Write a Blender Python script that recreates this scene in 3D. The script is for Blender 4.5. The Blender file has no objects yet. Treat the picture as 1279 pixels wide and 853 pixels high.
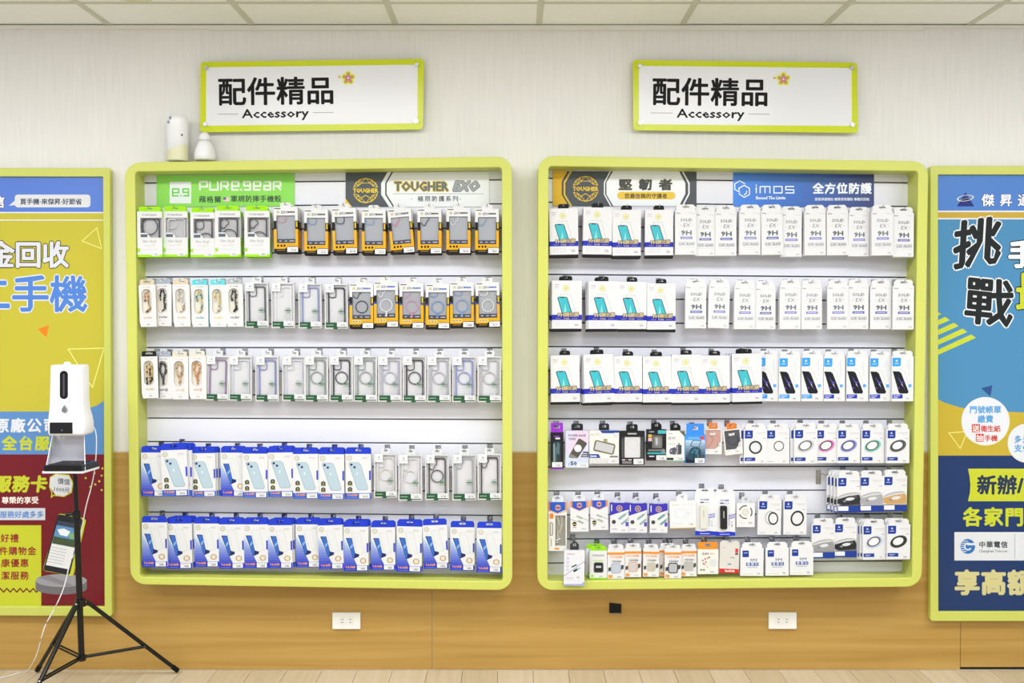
import bpy, math, random
from mathutils import Vector, Matrix
R = math.radians
SC = bpy.context.scene
COL = SC.collection
random.seed(7)
# ---------------- camera, world, lights, exposure ----------------
F = 1279.0; CAMY = -4.3; PITCH = R(1.635); CAMZ = 1.513
cam = bpy.data.cameras.new('camera'); cam.lens = 36; cam.sensor_width = 36; cam.clip_start = .05
camo = bpy.data.objects.new('camera', cam); COL.objects.link(camo)
camo.location = (0, CAMY, CAMZ); camo.rotation_euler = (R(90) - PITCH, 0, 0)
SC.camera = camo
SC.view_settings.view_transform = 'Standard'; SC.view_settings.look = 'None'
SC.view_settings.gamma = 1; SC.view_settings.use_curve_mapping = False
SC.view_settings.exposure = 0.0
w = bpy.data.worlds.new('world'); SC.world = w; w.use_nodes = True
w.node_tree.nodes['Background'].inputs[0].default_value = (.95, .975, 1, 1)
w.node_tree.nodes['Background'].inputs[1].default_value = .74
CEIL = 2.709

def area(x, y, z, sx, sy, e, col=(.97, .985, 1)):
    l = bpy.data.lights.new('ceiling_panel_light', 'AREA'); l.shape = 'RECTANGLE'; l.size = sx; l.size_y = sy
    l.energy = e; l.color = col
    o = bpy.data.objects.new('ceiling_panel_light', l); COL.objects.link(o); o.location = (x, y, z); return o
LIGHTS = [(x, y) for y in (-1.75, -3.55, -5.35) for x in (-2.7, -.9, .9, 2.7)]
for lx, ly in LIGHTS: area(lx, ly, CEIL - .02, 1.1, .5, 25 if ly > -2 else 15.5)

# ---------------- helpers ----------------
_FW = Vector((0, math.cos(PITCH), -math.sin(PITCH))); _UP = Vector((0, math.sin(PITCH), math.cos(PITCH)))
def P(x, y, Y=0.0):
    """a place measured on the photograph, taken to the vertical plane at depth Y"""
    d = _FW * F + Vector((1, 0, 0)) * (x - 639.5) + _UP * (426.5 - y)
    t = (Y - CAMY) / d.y
    return Vector((d.x * t, Y, CAMZ + d.z * t))
def lin(c):
    c = c / 255.0
    return c / 12.92 if c <= .04045 else ((c + .055) / 1.055) ** 2.4
def rgb(h):
    h = h.lstrip('#'); return tuple(lin(int(h[i:i + 2], 16)) for i in (0, 2, 4)) + (1,)
_M = {}
TONE = 1.0      # print tone of the card packaging, set before the packages are built
def mat(key):
    """'#rrggbb' print; '#rrggbb:g' glossy; ':m' metal; ':t' clear film; ':e' light"""
    if key in _M and (TONE == 1 or not key.startswith('#')): return _M[key]
    if TONE != 1 and (key, TONE) in _M: return _M[(key, TONE)]
    h, _, k = key.partition(':')
    m = bpy.data.materials.new('surface_' + h.lstrip('#') + k); m.use_nodes = True
    nt = m.node_tree; b = nt.nodes['Principled BSDF']
    b.inputs['Base Color'].default_value = tuple(c * TONE for c in rgb(h)[:3]) + (1,); b.inputs['Roughness'].default_value = .55
    b.inputs['Specular IOR Level'].default_value = .2
    if k == 'g': b.inputs['Roughness'].default_value = .22; b.inputs['Specular IOR Level'].default_value = .3
    if k == 'm': b.inputs['Roughness'].default_value = .22; b.inputs['Metallic'].default_value = 1
    if k == 'r': b.inputs['Roughness'].default_value = .42; b.inputs['Specular IOR Level'].default_value = .5
    if k == 't':
        t = nt.nodes.new('ShaderNodeBsdfTransparent'); t.inputs[0].default_value = (.97, .975, .985, 1)
        g = nt.nodes.new('ShaderNodeBsdfGlossy'); g.inputs['Roughness'].default_value = .12
        mx = nt.nodes.new('ShaderNodeMixShader'); mx.inputs[0].default_value = .07
        nt.links.new(t.outputs[0], mx.inputs[1]); nt.links.new(g.outputs[0], mx.inputs[2])
        nt.links.new(mx.outputs[0], nt.nodes['Material Output'].inputs[0])
    if k == 'e':
        b.inputs['Emission Color'].default_value = rgb(h); b.inputs['Emission Strength'].default_value = 4
    _M[(key, TONE) if TONE != 1 else key] = m; return m
def noise_mat(name, c1, c2, scale, rough=.5, detail=4, bump=0, dist=0, bscale=None):
    m = bpy.data.materials.new(name); m.use_nodes = True; nt = m.node_tree; b = nt.nodes['Principled BSDF']
    tc = nt.nodes.new('ShaderNodeTexCoord'); mp = nt.nodes.new('ShaderNodeMapping'); mp.inputs['Scale'].default_value = scale
    n = nt.nodes.new('ShaderNodeTexNoise'); n.inputs['Scale'].default_value = 1; n.inputs['Detail'].default_value = detail
    n.inputs['Distortion'].default_value = dist
    r = nt.nodes.new('ShaderNodeValToRGB'); r.color_ramp.elements[0].color = rgb(c1); r.color_ramp.elements[1].color = rgb(c2)
    r.color_ramp.elements[0].position = .3; r.color_ramp.elements[1].position = .7
    nt.links.new(tc.outputs['Object'], mp.inputs[0]); nt.links.new(mp.outputs[0], n.inputs['Vector'])
    nt.links.new(n.outputs[0], r.inputs[0]); nt.links.new(r.outputs[0], b.inputs['Base Color'])
    b.inputs['Roughness'].default_value = rough; b.inputs['Specular IOR Level'].default_value = .35
    if bump:
        bp = nt.nodes.new('ShaderNodeBump'); bp.inputs['Strength'].default_value = bump; bp.inputs['Distance'].default_value = .002
        nt.links.new(n.outputs[0], bp.inputs['Height']); nt.links.new(bp.outputs[0], b.inputs['Normal'])
    _M[name] = m; return m

class MB:
    def __init__(s): s.v = []; s.f = []; s.k = []; s.sm = []
    def face(s, pts, c, smooth=False):
        i = len(s.v); s.v += [tuple(p) for p in pts]; s.f.append(tuple(range(i, i + len(pts)))); s.k.append(c); s.sm.append(smooth)
    def box(s, x0, y0, z0, x1, y1, z1, c, side=None):
        a = [(x0, y0, z0), (x1, y0, z0), (x1, y1, z0), (x0, y1, z0), (x0, y0, z1), (x1, y0, z1), (x1, y1, z1), (x0, y1, z1)]
        for q, n in (((0, 1, 5, 4), 0), ((1, 2, 6, 5), 1), ((2, 3, 7, 6), 1), ((3, 0, 4, 7), 1), ((4, 5, 6, 7), 1), ((3, 2, 1, 0), 1)):
            s.face([a[j] for j in q], c if (n == 0 or side is None) else side)
    def hexa(s, fr, bk, c, side=None):
        """front quad and back quad, same order"""
        s.face(fr, c)
        for i in range(4):
            j = (i + 1) % 4; s.face([fr[j], fr[i], bk[i], bk[j]], side or c)
        s.face(bk[::-1], side or c)
    def prism(s, pts, y0, y1, c, side=None):
        n = len(pts)
        s.face([(p[0], y0, p[1]) for p in pts], c); s.face([(p[0], y1, p[1]) for p in pts][::-1], side or c)
        for i in range(n):
            a, b = pts[i], pts[(i + 1) % n]
            s.face([(b[0], y0, b[1]), (a[0], y0, a[1]), (a[0], y1, a[1]), (b[0], y1, b[1])], side or c)
    def ringprism(s, out, inn, y0, y1, c, side=None, inside=None):
        n = len(out)
        for i in range(n):
            j = (i + 1) % n
            s.face([(out[i][0], y0, out[i][1]), (out[j][0], y0, out[j][1]), (inn[j][0], y0, inn[j][1]), (inn[i][0], y0, inn[i][1])], c)
            s.face([(out[i][0], y1, out[i][1]), (inn[i][0], y1, inn[i][1]), (inn[j][0], y1, inn[j][1]), (out[j][0], y1, out[j][1])], side or c)
            s.face([(out[j][0], y0, out[j][1]), (out[i][0], y0, out[i][1]), (out[i][0], y1, out[i][1]), (out[j][0], y1, out[j][1])], side or c)
            s.face([(inn[i][0], y0, inn[i][1]), (inn[j][0], y0, inn[j][1]), (inn[j][0], y1, inn[j][1]), (inn[i][0], y1, inn[i][1])], inside or side or c)
    def tube(s, pts, r, c, n=8, cap=True):
        pts = [Vector(p) for p in pts]; rings = []
        rr = r if isinstance(r, (list, tuple)) else [r] * len(pts)
        up = Vector((0, 0, 1))
        for i, p in enumerate(pts):
            d = (pts[min(i + 1, len(pts) - 1)] - pts[max(i - 1, 0)]).normalized()
            u = up if abs(d.dot(up)) < .9 else Vector((1, 0, 0))
            a = d.cross(u).normalized(); b = d.cross(a).normalized()
            rings.append([p + (a * math.cos(t) + b * math.sin(t)) * rr[i] for t in [2 * math.pi * k / n for k in range(n)]])
        base = len(s.v)
        for rg in rings: s.v += [tuple(q) for q in rg]
        for i in range(len(rings) - 1):
            for k in range(n):
                k2 = (k + 1) % n
                s.f.append((base + i * n + k, base + (i + 1) * n + k, base + (i + 1) * n + k2, base + i * n + k2)); s.k.append(c); s.sm.append(True)
        if cap: s.face(rings[0], c); s.face(rings[-1][::-1], c)
    def lathe(s, prof, c, cx=0, cy=0, cz=0, n=24):
        base = len(s.v)
        cs = c if isinstance(c, list) else [c] * (len(prof) - 1)
        for r, z in prof:
            for k in range(n):
                t = 2 * math.pi * k / n; s.v.append((cx + r * math.cos(t), cy + r * math.sin(t), cz + z))
        for i in range(len(prof) - 1):
            for k in range(n):
                k2 = (k + 1) % n
                s.f.append((base + i * n + k, base + i * n + k2, base + (i + 1) * n + k2, base + (i + 1) * n + k)); s.k.append(cs[i]); s.sm.append(True)
    def ball(s, p, r, c, n=6, m=4, sz=1.0):
        prof = [(max(r * math.sin(math.pi * i / m), 1e-5), -r * sz * math.cos(math.pi * i / m)) for i in range(m + 1)]
        s.lathe(prof, c, p[0], p[1], p[2], n)
    def mesh(s, name):
        me = bpy.data.meshes.new(name); me.from_pydata(s.v, [], s.f)
        keys = []
        for k in s.k:
            if k not in keys: keys.append(k)
        for k in keys: me.materials.append(mat(k))
        ix = {k: i for i, k in enumerate(keys)}
        me.polygons.foreach_set('material_index', [ix[k] for k in s.k])
        me.polygons.foreach_set('use_smooth', s.sm)
        me.update(); return me
    def obj(s, name, parent=None):
        return link(name, s.mesh(name), parent)
def link(name, me, parent=None):
    o = bpy.data.objects.new(name, me); COL.objects.link(o)
    if parent: o.parent = parent
    return o
def tag(o, label, cat, group=None):
    o['label'] = label; o['category'] = cat
    if group: o['group'] = group
    return o
def thing(name, label, cat, loc=(0, 0, 0), group=None):
    o = bpy.data.objects.new(name, None); COL.objects.link(o); o.location = loc; o.empty_display_size = .02
    return tag(o, label, cat, group)
def struct(o): o['kind'] = 'structure'; return o

def rrect(x0, y0, x1, y1, r, n=4):
    pts = []
    for cx, cy, a in ((x1 - r, y1 - r, 0), (x0 + r, y1 - r, 90), (x0 + r, y0 + r, 180), (x1 - r, y0 + r, 270)):
        for i in range(n + 1):
            t = R(a + 90 * i / n); pts.append((cx + r * math.cos(t), cy + r * math.sin(t)))
    return pts
def circ(cx, cy, r, n=28, ry=None, rot=0):
    ry = ry or r; c, s_ = math.cos(R(rot)), math.sin(R(rot)); o = []
    for i in range(n):
        a = 2 * math.pi * i / n; x, y = r * math.cos(a), ry * math.sin(a); o.append((cx + x * c - y * s_, cy + x * s_ + y * c))
    return o
def roundquad(q, r, n=6):
    """q: TL,TR,BR,BL as (x,z); rounded corner loop"""
    out = []
    for i in range(4):
        p = Vector(q[i]); a = (Vector(q[i - 1]) - p).normalized(); b = (Vector(q[(i + 1) % 4]) - p).normalized()
        p0, p1 = p + a * r, p + b * r
        for k in range(n + 1):
            t = k / n; w_ = math.cos(math.pi / 4)
            # rational quarter arc
            b0, b1, b2 = (1 - t) ** 2, 2 * t * (1 - t) * w_, t * t; W = b0 + b1 + b2
            out.append(tuple((p0 * b0 + p * b1 + p1 * b2) / W))
    return out

_TC = {}
def glyphs(s, res=2):
    k = (s, res)
    if k in _TC: return _TC[k]
    c = bpy.data.curves.new('lettering', 'FONT'); c.body = s; c.size = 1; c.resolution_u = res
    o = bpy.data.objects.new('lettering', c); COL.objects.link(o)
    dg = bpy.context.evaluated_depsgraph_get(); ev = o.evaluated_get(dg); m = ev.to_mesh()
    vs = [(v.co.x, v.co.y) for v in m.vertices]; fs = [tuple(p.vertices) for p in m.polygons]
    ev.to_mesh_clear(); bpy.data.objects.remove(o); bpy.data.curves.remove(c)
    _TC[k] = (vs, fs); return _TC[k]

class Pr(MB):
    """flat print in 2D units; u = metres per unit (boxes, y up) or fn = photo coordinates (y down) on a plane"""
    def __init__(s, u=None, w=0, plane=None, org=None, step=1.2e-4):
        super().__init__(); s.q = 0; s.u = u; s.w = w; s.plane = plane; s.org = org or Vector((0, 0, 0)); s.L = 0; s.step = step
        s.down = plane is not None
    def m(s, x, y):
        d = (s.L + 1) * s.step + (s.q % 25) * 4e-6
        if s.down:
            p = P(x, y, s.plane) - s.org; return (p.x, p.y - d, p.z)
        return ((x - s.w / 2) * s.u, -d, y * s.u)
    def poly(s, pts, c):
        a = sum(pts[i][0] * pts[(i + 1) % len(pts)][1] - pts[(i + 1) % len(pts)][0] * pts[i][1] for i in range(len(pts)))
        if (a < 0) != s.down: pts = pts[::-1]
        s.q += 1; s.face([s.m(*p) for p in pts], c)
    def rect(s, x0, y0, x1, y1, c): s.poly([(x0, y0), (x1, y0), (x1, y1), (x0, y1)], c)
    def disc(s, x, y, r, c, n=20, ry=None, rot=0): s.poly(circ(x, y, r, n, ry, rot), c)
    def ring(s, x, y, r0, r1, c, n=28, k=1.0, rot=0, a0=0, a1=360):
        cs, sn = math.cos(R(rot)), math.sin(R(rot))
        def q(r, a):
            X, Y = r * math.cos(R(a)), r * k * math.sin(R(a)); return (x + X * cs - Y * sn, y + X * sn + Y * cs)
        for i in range(n):
            a, b = a0 + (a1 - a0) * i / n, a0 + (a1 - a0) * (i + 1) / n
            s.poly([q(r0, a), q(r1, a), q(r1, b), q(r0, b)], c)
    def line(s, pts, w_, c, close=False):
        if close: pts = list(pts) + [pts[0]]
        for a, b in zip(pts[:-1], pts[1:]):
            dx, dy = b[0] - a[0], b[1] - a[1]; l = math.hypot(dx, dy) or 1; nx, ny = -dy / l * w_ / 2, dx / l * w_ / 2
            ex, ey = dx / l * w_ * .3, dy / l * w_ * .3
            s.poly([(a[0] + nx - ex, a[1] + ny - ey), (b[0] + nx + ex, b[1] + ny + ey), (b[0] - nx + ex, b[1] - ny + ey), (a[0] - nx - ex, a[1] - ny - ey)], c)
    def text(s, t, x, y, size, c, bold=0, out=None, ow=0, w=None, adv=None, rot=0, slant=0, sx=1, res=1, fit=None):
        """x,y = left end of the baseline; size = em height in units; out = outline colour"""
        items = []
        if adv:
            for i, ch in enumerate(t): items.append((ch, i * adv))
        else: items = [(t, 0)]
        sg = -1 if s.down else 1
        cr, sr = math.cos(R(rot)), math.sin(R(rot))
        def put(L, offs, col):
            s.L = L
            for ch, ox in items:
                if ch in ' ': continue
                vs, fs = glyphs(ch, res)
                if not vs: continue
                k = sx
                if w: k = w / (max(v[0] for v in vs) * size)
                for dx, dy in offs:
                    base = len(s.v); s.q += 1
                    for vx, vy in vs:
                        X = vx * size * k + slant * vy * size + ox + dx; Y = vy * size + dy
                        s.v.append(s.m(x + X * cr - Y * sr, y + sg * (X * sr + Y * cr)))
                    for f in fs:
                        s.f.append(tuple(base + i for i in f)); s.k.append(col); s.sm.append(False)
        L = s.L
        if out:
            put(L, [(ow * math.cos(R(a)), ow * math.sin(R(a))) for a in range(0, 360, 45)], out); L += 1
        put(L, [(0, 0)] if not bold else [(bold * math.cos(R(a)), bold * math.sin(R(a))) for a in (0, 60, 120, 180, 240, 300)] + [(0, 0)], c)
        s.L = L
def qbox(name, q, Y0, Y1, c, side=None, parent=None, org=Vector((0, 0, 0))):
    """board whose front quad was measured TL,TR,BR,BL at depth Y0, running straight back to Y1"""
    fr = [P(x, y, Y0) - org for x, y in q]; fr = [fr[3], fr[2], fr[1], fr[0]]
    bk = [Vector((p.x, Y1 - org.y, p.z)) for p in fr]
    m = MB(); m.hexa([tuple(p) for p in fr], [tuple(p) for p in bk], c, side)
    return m.obj(name, parent)
ORD = ['', 'first', 'second', 'third', 'fourth', 'fifth', 'sixth', 'seventh', 'eighth', 'ninth', 'tenth', 'eleventh', 'twelfth', 'thirteenth', 'fourteenth', 'fifteenth', 'sixteenth', 'seventeenth']
CHROME = '#c9ccd0:m'
LIME = '#c3c95e:r'

# ---------------- setting ----------------
noise_mat('wallpaper', '#e1e0df', '#e8e7e6', (90, 1, 5), .75, 3, .15)
noise_mat('oak_laminate', '#a8823f', '#bb9753', (.9, 1, 26), .38, 6, .04, .6)
noise_mat('ceiling_board', '#eceeea', '#f0f2ee', (60, 60, 60), .9, 2, .1)
for i, (a, b) in enumerate((('#bfb196', '#cbbfa8'), ('#c4b79e', '#cfc4ae'), ('#b9ab8f', '#c6b99f'))):
    noise_mat('floor_plank_%d' % i, a, b, (40, 2.2, 1), .35, 5)
WX = 3.6; WT = .006
ZT = P(640, 565.5).z                     # top of the wood panelling
m = MB(); m.box(-WX, 0, 0, WX, .12, CEIL + .05, 'wallpaper'); struct(m.obj('wall_back'))
# oak panelling: sheets with seams
seams = [-WX, P(-118, 800).x, P(540, 800).x, P(1199, 800).x, WX]
wn = bpy.data.objects.new('trim_1', None); COL.objects.link(wn); struct(wn); wn.location = (0, 0, 0)
for i in range(4):
    m = MB(); m.box(seams[i] + .0012, -WT, .012 if i == 3 else .002, seams[i + 1] - .0012, -.0005, ZT, 'oak_laminate'); m.obj('wood_panel', wn)
m = MB(); m.box(-WX, -WT - .002, ZT, WX, -.0005, ZT + .006, '#c9b38a'); m.obj('cap_strip', wn)
m = MB(); m.box(seams[3], -.0004 - .001, .0005, WX, -.0002, .012, '#201a14'); m.obj('shadow_gap', wn)
m = MB(); m.box(-WX, -7, -.1, WX, 0, -.006, '#8d7f69'); fl = struct(m.obj('floor'))
pw = P(425 + 325 / 2.974, 836).x - P(425 + 195 / 2.974, 836).x
x0 = P(447, 836).x - pw * 22
for i in range(46):
    xx = x0 + i * pw; st = random.choice((.31, .62, .93)) if i % 3 else .45
    ys = [0, -st, -st - .92, -st - 1.84]
    for a, b in zip(ys[:-1], ys[1:]):
        if xx < -3.3 or xx > 3.3: continue
        m = MB(); m.box(xx + .0009, b + .0009, -.006, xx + pw - .0009, a - .0009, 0, 'floor_plank_%d' % random.randint(0, 2)); m.obj('floor_plank', fl)
m = MB(); m.box(-WX, -7, -.006, WX, ys[-1] - .95, -.0002, 'floor_plank_1'); m.obj('floor_far_planks', fl)['kind'] = 'stuff'
# ceiling: T-bar grid with boards
m = MB(); m.box(-WX, -7, CEIL + .03, WX, .1, CEIL + .09, '#5a584e'); ce = struct(m.obj('ceiling'))
gx = [P(137 + 178.7 * i, 31).x for i in range(-5, 12)]
gy = [0.0] + [-.311 - .6 * i for i in range(0, 12)]
tx = gx[1] - gx[0]
bar = '#c9c9bb'
for x in gx:
    m = MB(); m.box(x - .0125, -6.95, CEIL - .004, x + .0125, -.012, CEIL + .002, bar); m.obj('grid_bar', ce)
for y in gy[1:]:
    m = MB(); m.box(-WX, y - .0125, CEIL - .0035, WX, y + .0125, CEIL + .0015, bar); m.obj('grid_bar', ce)
lit = set()
for lx, ly in LIGHTS:
    pass
DL = P(164, 2, -.42)
for i in range(len(gx) - 1):
    for j in range(len(gy) - 1):
        cxm, cym = (gx[i] + gx[i + 1]) / 2, (gy[j] + gy[j + 1]) / 2
        if cym < -6.95: continue
        m = MB(); dz = random.uniform(-.001, .001)
        m.box(gx[i] + .011, gy[j + 1] + .011, CEIL - .001 + dz, gx[i + 1] - .011, gy[j] - (.006 if j == 0 else .011), CEIL + .014, 'ceiling_board'); m.obj('ceiling_tile', ce)
# wall angle along the ceiling, stepped at both ends as in the shop
tr = bpy.data.objects.new('trim_2', None); COL.objects.link(tr); struct(tr)
xa, xb = P(263, 40).x, P(1151, 40).x
for a, b, h in ((-WX, xa, .0165), (xa, xb, .021), (xb, WX, .012)):
    m = MB(); m.box(a, -.018, CEIL - h - .004, b, -.0005, CEIL - .006, '#e2e2da'); m.obj('wall_angle', tr)
for lx, ly in LIGHTS:
    m = MB(); m.ringprism(rrect(-.58, -.28, .58, .28, .01, 1), rrect(-.55, -.25, .55, .25, .01, 1), 0, .012, '#e8e8e8')
    o = m.obj('light_frame', ce); o.rotation_euler = (R(90), 0, 0); o.location = (lx, ly, CEIL - .016)
    m = MB(); m.box(lx - .56, ly - .26, CEIL - .014, lx + .56, ly + .26, CEIL - .006, '#ffffff:e'); m.obj('light_panel', ce)
t = thing('downlight', 'round recessed ceiling downlight at the top left edge', 'ceiling light', (DL.x, -.44, CEIL - .004))
m = MB(); m.lathe([(.075, .0), (.09, -.006), (.098, -.004), (.1, .003)], '#d8d4a8:g', n=32); m.obj('bezel', t)
m = MB(); m.lathe([(.001, .001), (.076, .001)], '#fff3c8', n=32); m.obj('diffuser', t)

# ---------------- poster frames ----------------
def frame_mesh(outer, inner, Y0, Y1, ro, ri, c, parent, name='frame'):
    o = [(p.x, p.z) for p in (P(x, y, Y0) for x, y in outer)]; i = [(p.x, p.z) for p in (P(x, y, Y0) for x, y in inner)]
    oc = roundquad(o, ro); ic = roundquad(i, ri); org = parent.location
    sh = lambda L: [(a - org.x, b - org.z) for a, b in L]
    m = MB(); m.ringprism(sh(ic), sh(oc), Y0 - org.y, Y1 - org.y, c); ob = m.obj(name, parent)
    bv = ob.modifiers.new('soft', 'BEVEL'); bv.width = .0035; bv.segments = 2; bv.limit_method = 'ANGLE'; bv.angle_limit = R(50)
    me = ob.data; 
    import bmesh
    bm = bmesh.new(); bm.from_mesh(me); bmesh.ops.remove_doubles(bm, verts=bm.verts, dist=1e-5); bmesh.ops.recalc_face_normals(bm, faces=bm.faces); bm.to_mesh(me); bm.free()
    return ob
WHT = '#d6d8de'
# left poster
bl = P(-160, 770, -.001); lp = thing('framed_poster', 'yellow, blue and red phone trade-in poster in lime frame at left edge', 'poster', (bl.x + .55, 0, bl.z))
frame_mesh([(-170, 209.5), (137.4, 209.8), (139.8, 770), (-170, 768)], [(-160, 220), (128.4, 220.6), (130.4, 757.8), (-160, 757)], -.036, -.0065, .012, .002, LIME, lp)
Yp = -.022; O = lp.location
qbox('poster_board', [(-165, 217), (133, 217), (134, 762), (-165, 762)], Yp, -.008, '#beb53a:g', parent=lp, org=O)
p = Pr(plane=Yp, org=O)
YEL = '#beb538:g'; BLU = '#587cd2:g'; RED = '#701822:g'; LM = '#bfc630:g'
p.rect(-165, 219, 133, 265, BLU); p.rect(-165, 514, 134, 567.5, '#5a88c2:g'); p.rect(-165, 567.5, 134, 762, RED)
p.L = 1; p.rect(-165, 264.6, 133, 266.3, WHT); p.rect(-165, 274.2, 133, 275.6, WHT)
p.poly([(134, 498), (122, 506), (105, 512), (80, 515), (134, 515)], '#5a88c2:g')
p.rect(-60, 656, 51.5, 762, LM)
p.poly(rrect(18.5, 243, 113, 259, 4), WHT); p.poly([(19, 250), (11, 257), (22, 256)], WHT)
p.line([(102.5, 301), (121, 284.5), (127, 310.5)], .9, '#e8e490', True)
p.line([(85, 436), (130, 434.7), (115.5, 484)], 1.1, '#ece88c', True)
p.poly([(47, 411), (61.5, 406), (58, 421.5)], '#ef8023')
p.rect(-60, 634.5, 56.5, 649.5, '#c8cfda')
p.poly([(63, 596), (70, 592), (86, 593.5), (91, 603), (89, 615), (80, 620), (70, 619), (62, 608)], WHT)
p.line([(63, 596), (70, 592), (86, 593.5), (91, 603), (89, 615), (80, 620), (67, 618.5), (64, 621), (65, 616), (62, 608)], 1.3, LM, True)
random.seed(3)
for x, y in ((101, 590), (107, 597), (112, 584), (118, 591), (124, 601), (128, 585), (119, 605), (127, 612), (104, 581), (127, 594), (113, 608)): p.disc(x, y, 1.3, LM, 10)
p.L = 2; p.text('買手機‧來傑昇‧好節省', 25, 254.8, 8.1, '#33405c', .18)
p.L = 2; p.text('信', -10, 258, 16, '#f4f4fa', .5, '#3b2f73', 1.3)
p.L = 2; p.text('金回收', -16, 331, 34.5, '#d2d4de', 1.1, '#16161c', 2.1, adv=34)
p.L = 2; p.text('二手機', -34, 385, 48, '#4f7fd0', 1.15, '#d6d8e4', 2.6, adv=48)
p.L = 2; p.text('原廠公司', -7, 538.3, 18.5, '#d8dce6', .7, adv=20.3)
p.text('全台服務', 2.5, 560.5, 18.5, LM, .8, adv=20.6)
p.text('服務卡', -8, 612.5, 21.5, LM, 1.0, adv=22.5, slant=.12)
p.text('價值', 71.5, 603.5, 8, '#3a3f55', .1, rot=-6); p.text('1000元', 66, 613, 7.2, '#3a3f55', .1, rot=-6)
p.text('尊榮的享受', 2, 628.2, 9.2, '#f3e9e4', .22, adv=9.3)
p.text('服務好處多多', 0, 646, 9, '#5f86c8', .25, adv=9.2)
for s_, x, y in (('送好禮', -11, 676.3), ('件購物金', -1, 692.2), ('康優惠', 1.5, 707.3), ('潔服務', 1.5, 723)): p.text(s_, x, y, 11, '#8e2a2c', .3, adv=11.8)
zz = [(-20 + 4.1 * i, 735 if i % 2 else 739.5) for i in range(18)]
p.line(zz, 1.6, RED)
# printed phone on its grey round plinth
p.L = 3
p.poly([(44.5, 726), (108.5, 726), (108.5, 735)] + [(76.5 + 32 * math.cos(R(a)), 735 + 7.5 * math.sin(R(a))) for a in range(0, 181, 15)], '#6e6c72:g')
p.L = 4; p.disc(76.5, 725, 32, '#98979d', 36, 8); p.L = 5; p.poly([(47, 721), (84, 732.5), (92, 731), (60, 717.8)], '#858389')
p.L = 6; p.poly([(73, 642.5), (76, 641.5), (105, 647), (107.5, 650), (92, 717.5), (89.5, 719.3), (56, 713), (54, 710)], LM)
p.L = 7; p.poly([(72, 643.5), (75, 642.3), (101.5, 647.2), (103.5, 650), (87.5, 716.5), (85, 718.2), (56, 712.5), (54.5, 710)], '#23252d:g')
p.L = 8; p.poly([(72.5, 650), (101.5, 655.5), (86.5, 711), (57.5, 705.5)], '#e3e5e8')
p.L = 9; p.poly([(72.5, 650), (101.5, 655.5), (100, 661), (71, 655.5)], '#3c4458'); p.poly([(71, 655.5), (100, 661), (96.3, 675), (67.3, 669.5)], '#5f8fc0')
p.poly([(67.3, 669.5), (96.3, 675), (94, 684), (65, 678.5)], '#46573b'); 
p.L = 10; p.poly([(72, 661), (80, 660), (88, 664), (84, 670), (75, 668)], '#e9eef4'); p.poly([(86, 667), (95, 664), (94, 673), (88, 673)], '#7fae7a')
for i in range(6): p.line([(64.5 - i * 1.1, 683 + i * 3.6), (84 - i * 1.1, 686.8 + i * 3.6)], .6, '#a9acb2')
p.obj('poster_print', lp)
# right poster
br = P(1162, 776, -.001); rp = thing('framed_poster', 'blue and yellow carrier promotion poster in lime frame at right edge', 'poster', (br.x + .5, 0, br.z)); O = rp.location
frame_mesh([(1162, 207.2), (1452, 207), (1452, 776), (1162, 776)], [(1171.8, 218), (1442, 218), (1442, 764), (1172.4, 764)], -.036, -.0065, .012, .002, LIME, rp)
qbox('poster_board', [(1168, 214), (1447, 214), (1447, 768), (1168, 768)], Yp, -.008, '#4986b2:g', parent=rp, org=O)
p = Pr(plane=Yp, org=O)
p.rect(1168, 214, 1447, 263, '#4f7ec8:g'); NV = '#1c3564:g'
p.poly([(1168, 497), (1180, 503), (1200, 509), (1230, 513), (1279, 515), (1447, 515), (1447, 569), (1168, 569)], '#bca534:g')
p.rect(1168, 569, 1447, 768, NV)
p.L = 1; p.rect(1168, 263, 1447, 265, WHT); p.rect(1168, 265, 1447, 272.2, '#bea03e'); p.rect(1168, 272.2, 1447, 274, WHT)
for i in range(5):
    yb = 443 - i * 12.4; xr = 1217 - i * 10.8; yr = yb - (xr - 1172) * .47
    p.poly([(1168, yb + 1.9), (1168, yb - 4.6), (xr - 4, yr - 4.2), (xr + 2, yr)], '#bec938')
p.poly([(1225.5, 485), (1239.5, 481), (1237, 495)], '#2c4c86'); p.line([(1185, 540.5), (1208, 539), (1199.5, 560)], .9, '#f0e48a', True)
p.poly([(1195, 257.8), (1216.8, 257.8), (1205.8, 240)], '#26347a')
p.poly([(1209, 585.3), (1447, 585.3), (1447, 626), (1209, 626), (1211.5, 615), (1212, 605), (1211, 595)], LM)
p.rect(1192, 664.5, 1447, 700, '#d4d7dc')
p.disc(1231, 526.3, 30.2, '#d9d5b8', 48); p.disc(1283, 553.5, 24.5, '#d9d5b8', 40)
p.L = 2; p.disc(1230.6, 525.6, 29.8, '#d8dbe2', 48); p.disc(1282.6, 553, 24, '#d8dbe2', 40)
p.ring(1205.8, 247.5, 9.2, 10.6, '#e8e6d0', 28, .35, -8); p.ring(1206, 250.5, 8, 9, '#cdb84f', 28, .3, -14, 180, 360)
p.text('傑昇通信', 1226, 256, 16, '#f2f4fb', .4, '#2b3f8c', 1.0, adv=22.5)
p.L = 2; p.text('挑', 1189, 331, 62, '#1c2224', 1.8, '#dfe2e6', 3.3, rot=8, slant=.2)
p.L = 2; p.text('戰', 1203, 397, 62, '#1c2224', 1.5, '#dfe2e6', 3.1, rot=-6, slant=-.04)
p.L = 2; p.text('手機', 1259, 331, 36, '#eef0f6', 1.5, '#1c222c', 2.6, adv=38); p.L = 2; p.text('最', 1268, 384, 52, LM, 1.6, '#1c222c', 2.8)
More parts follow.
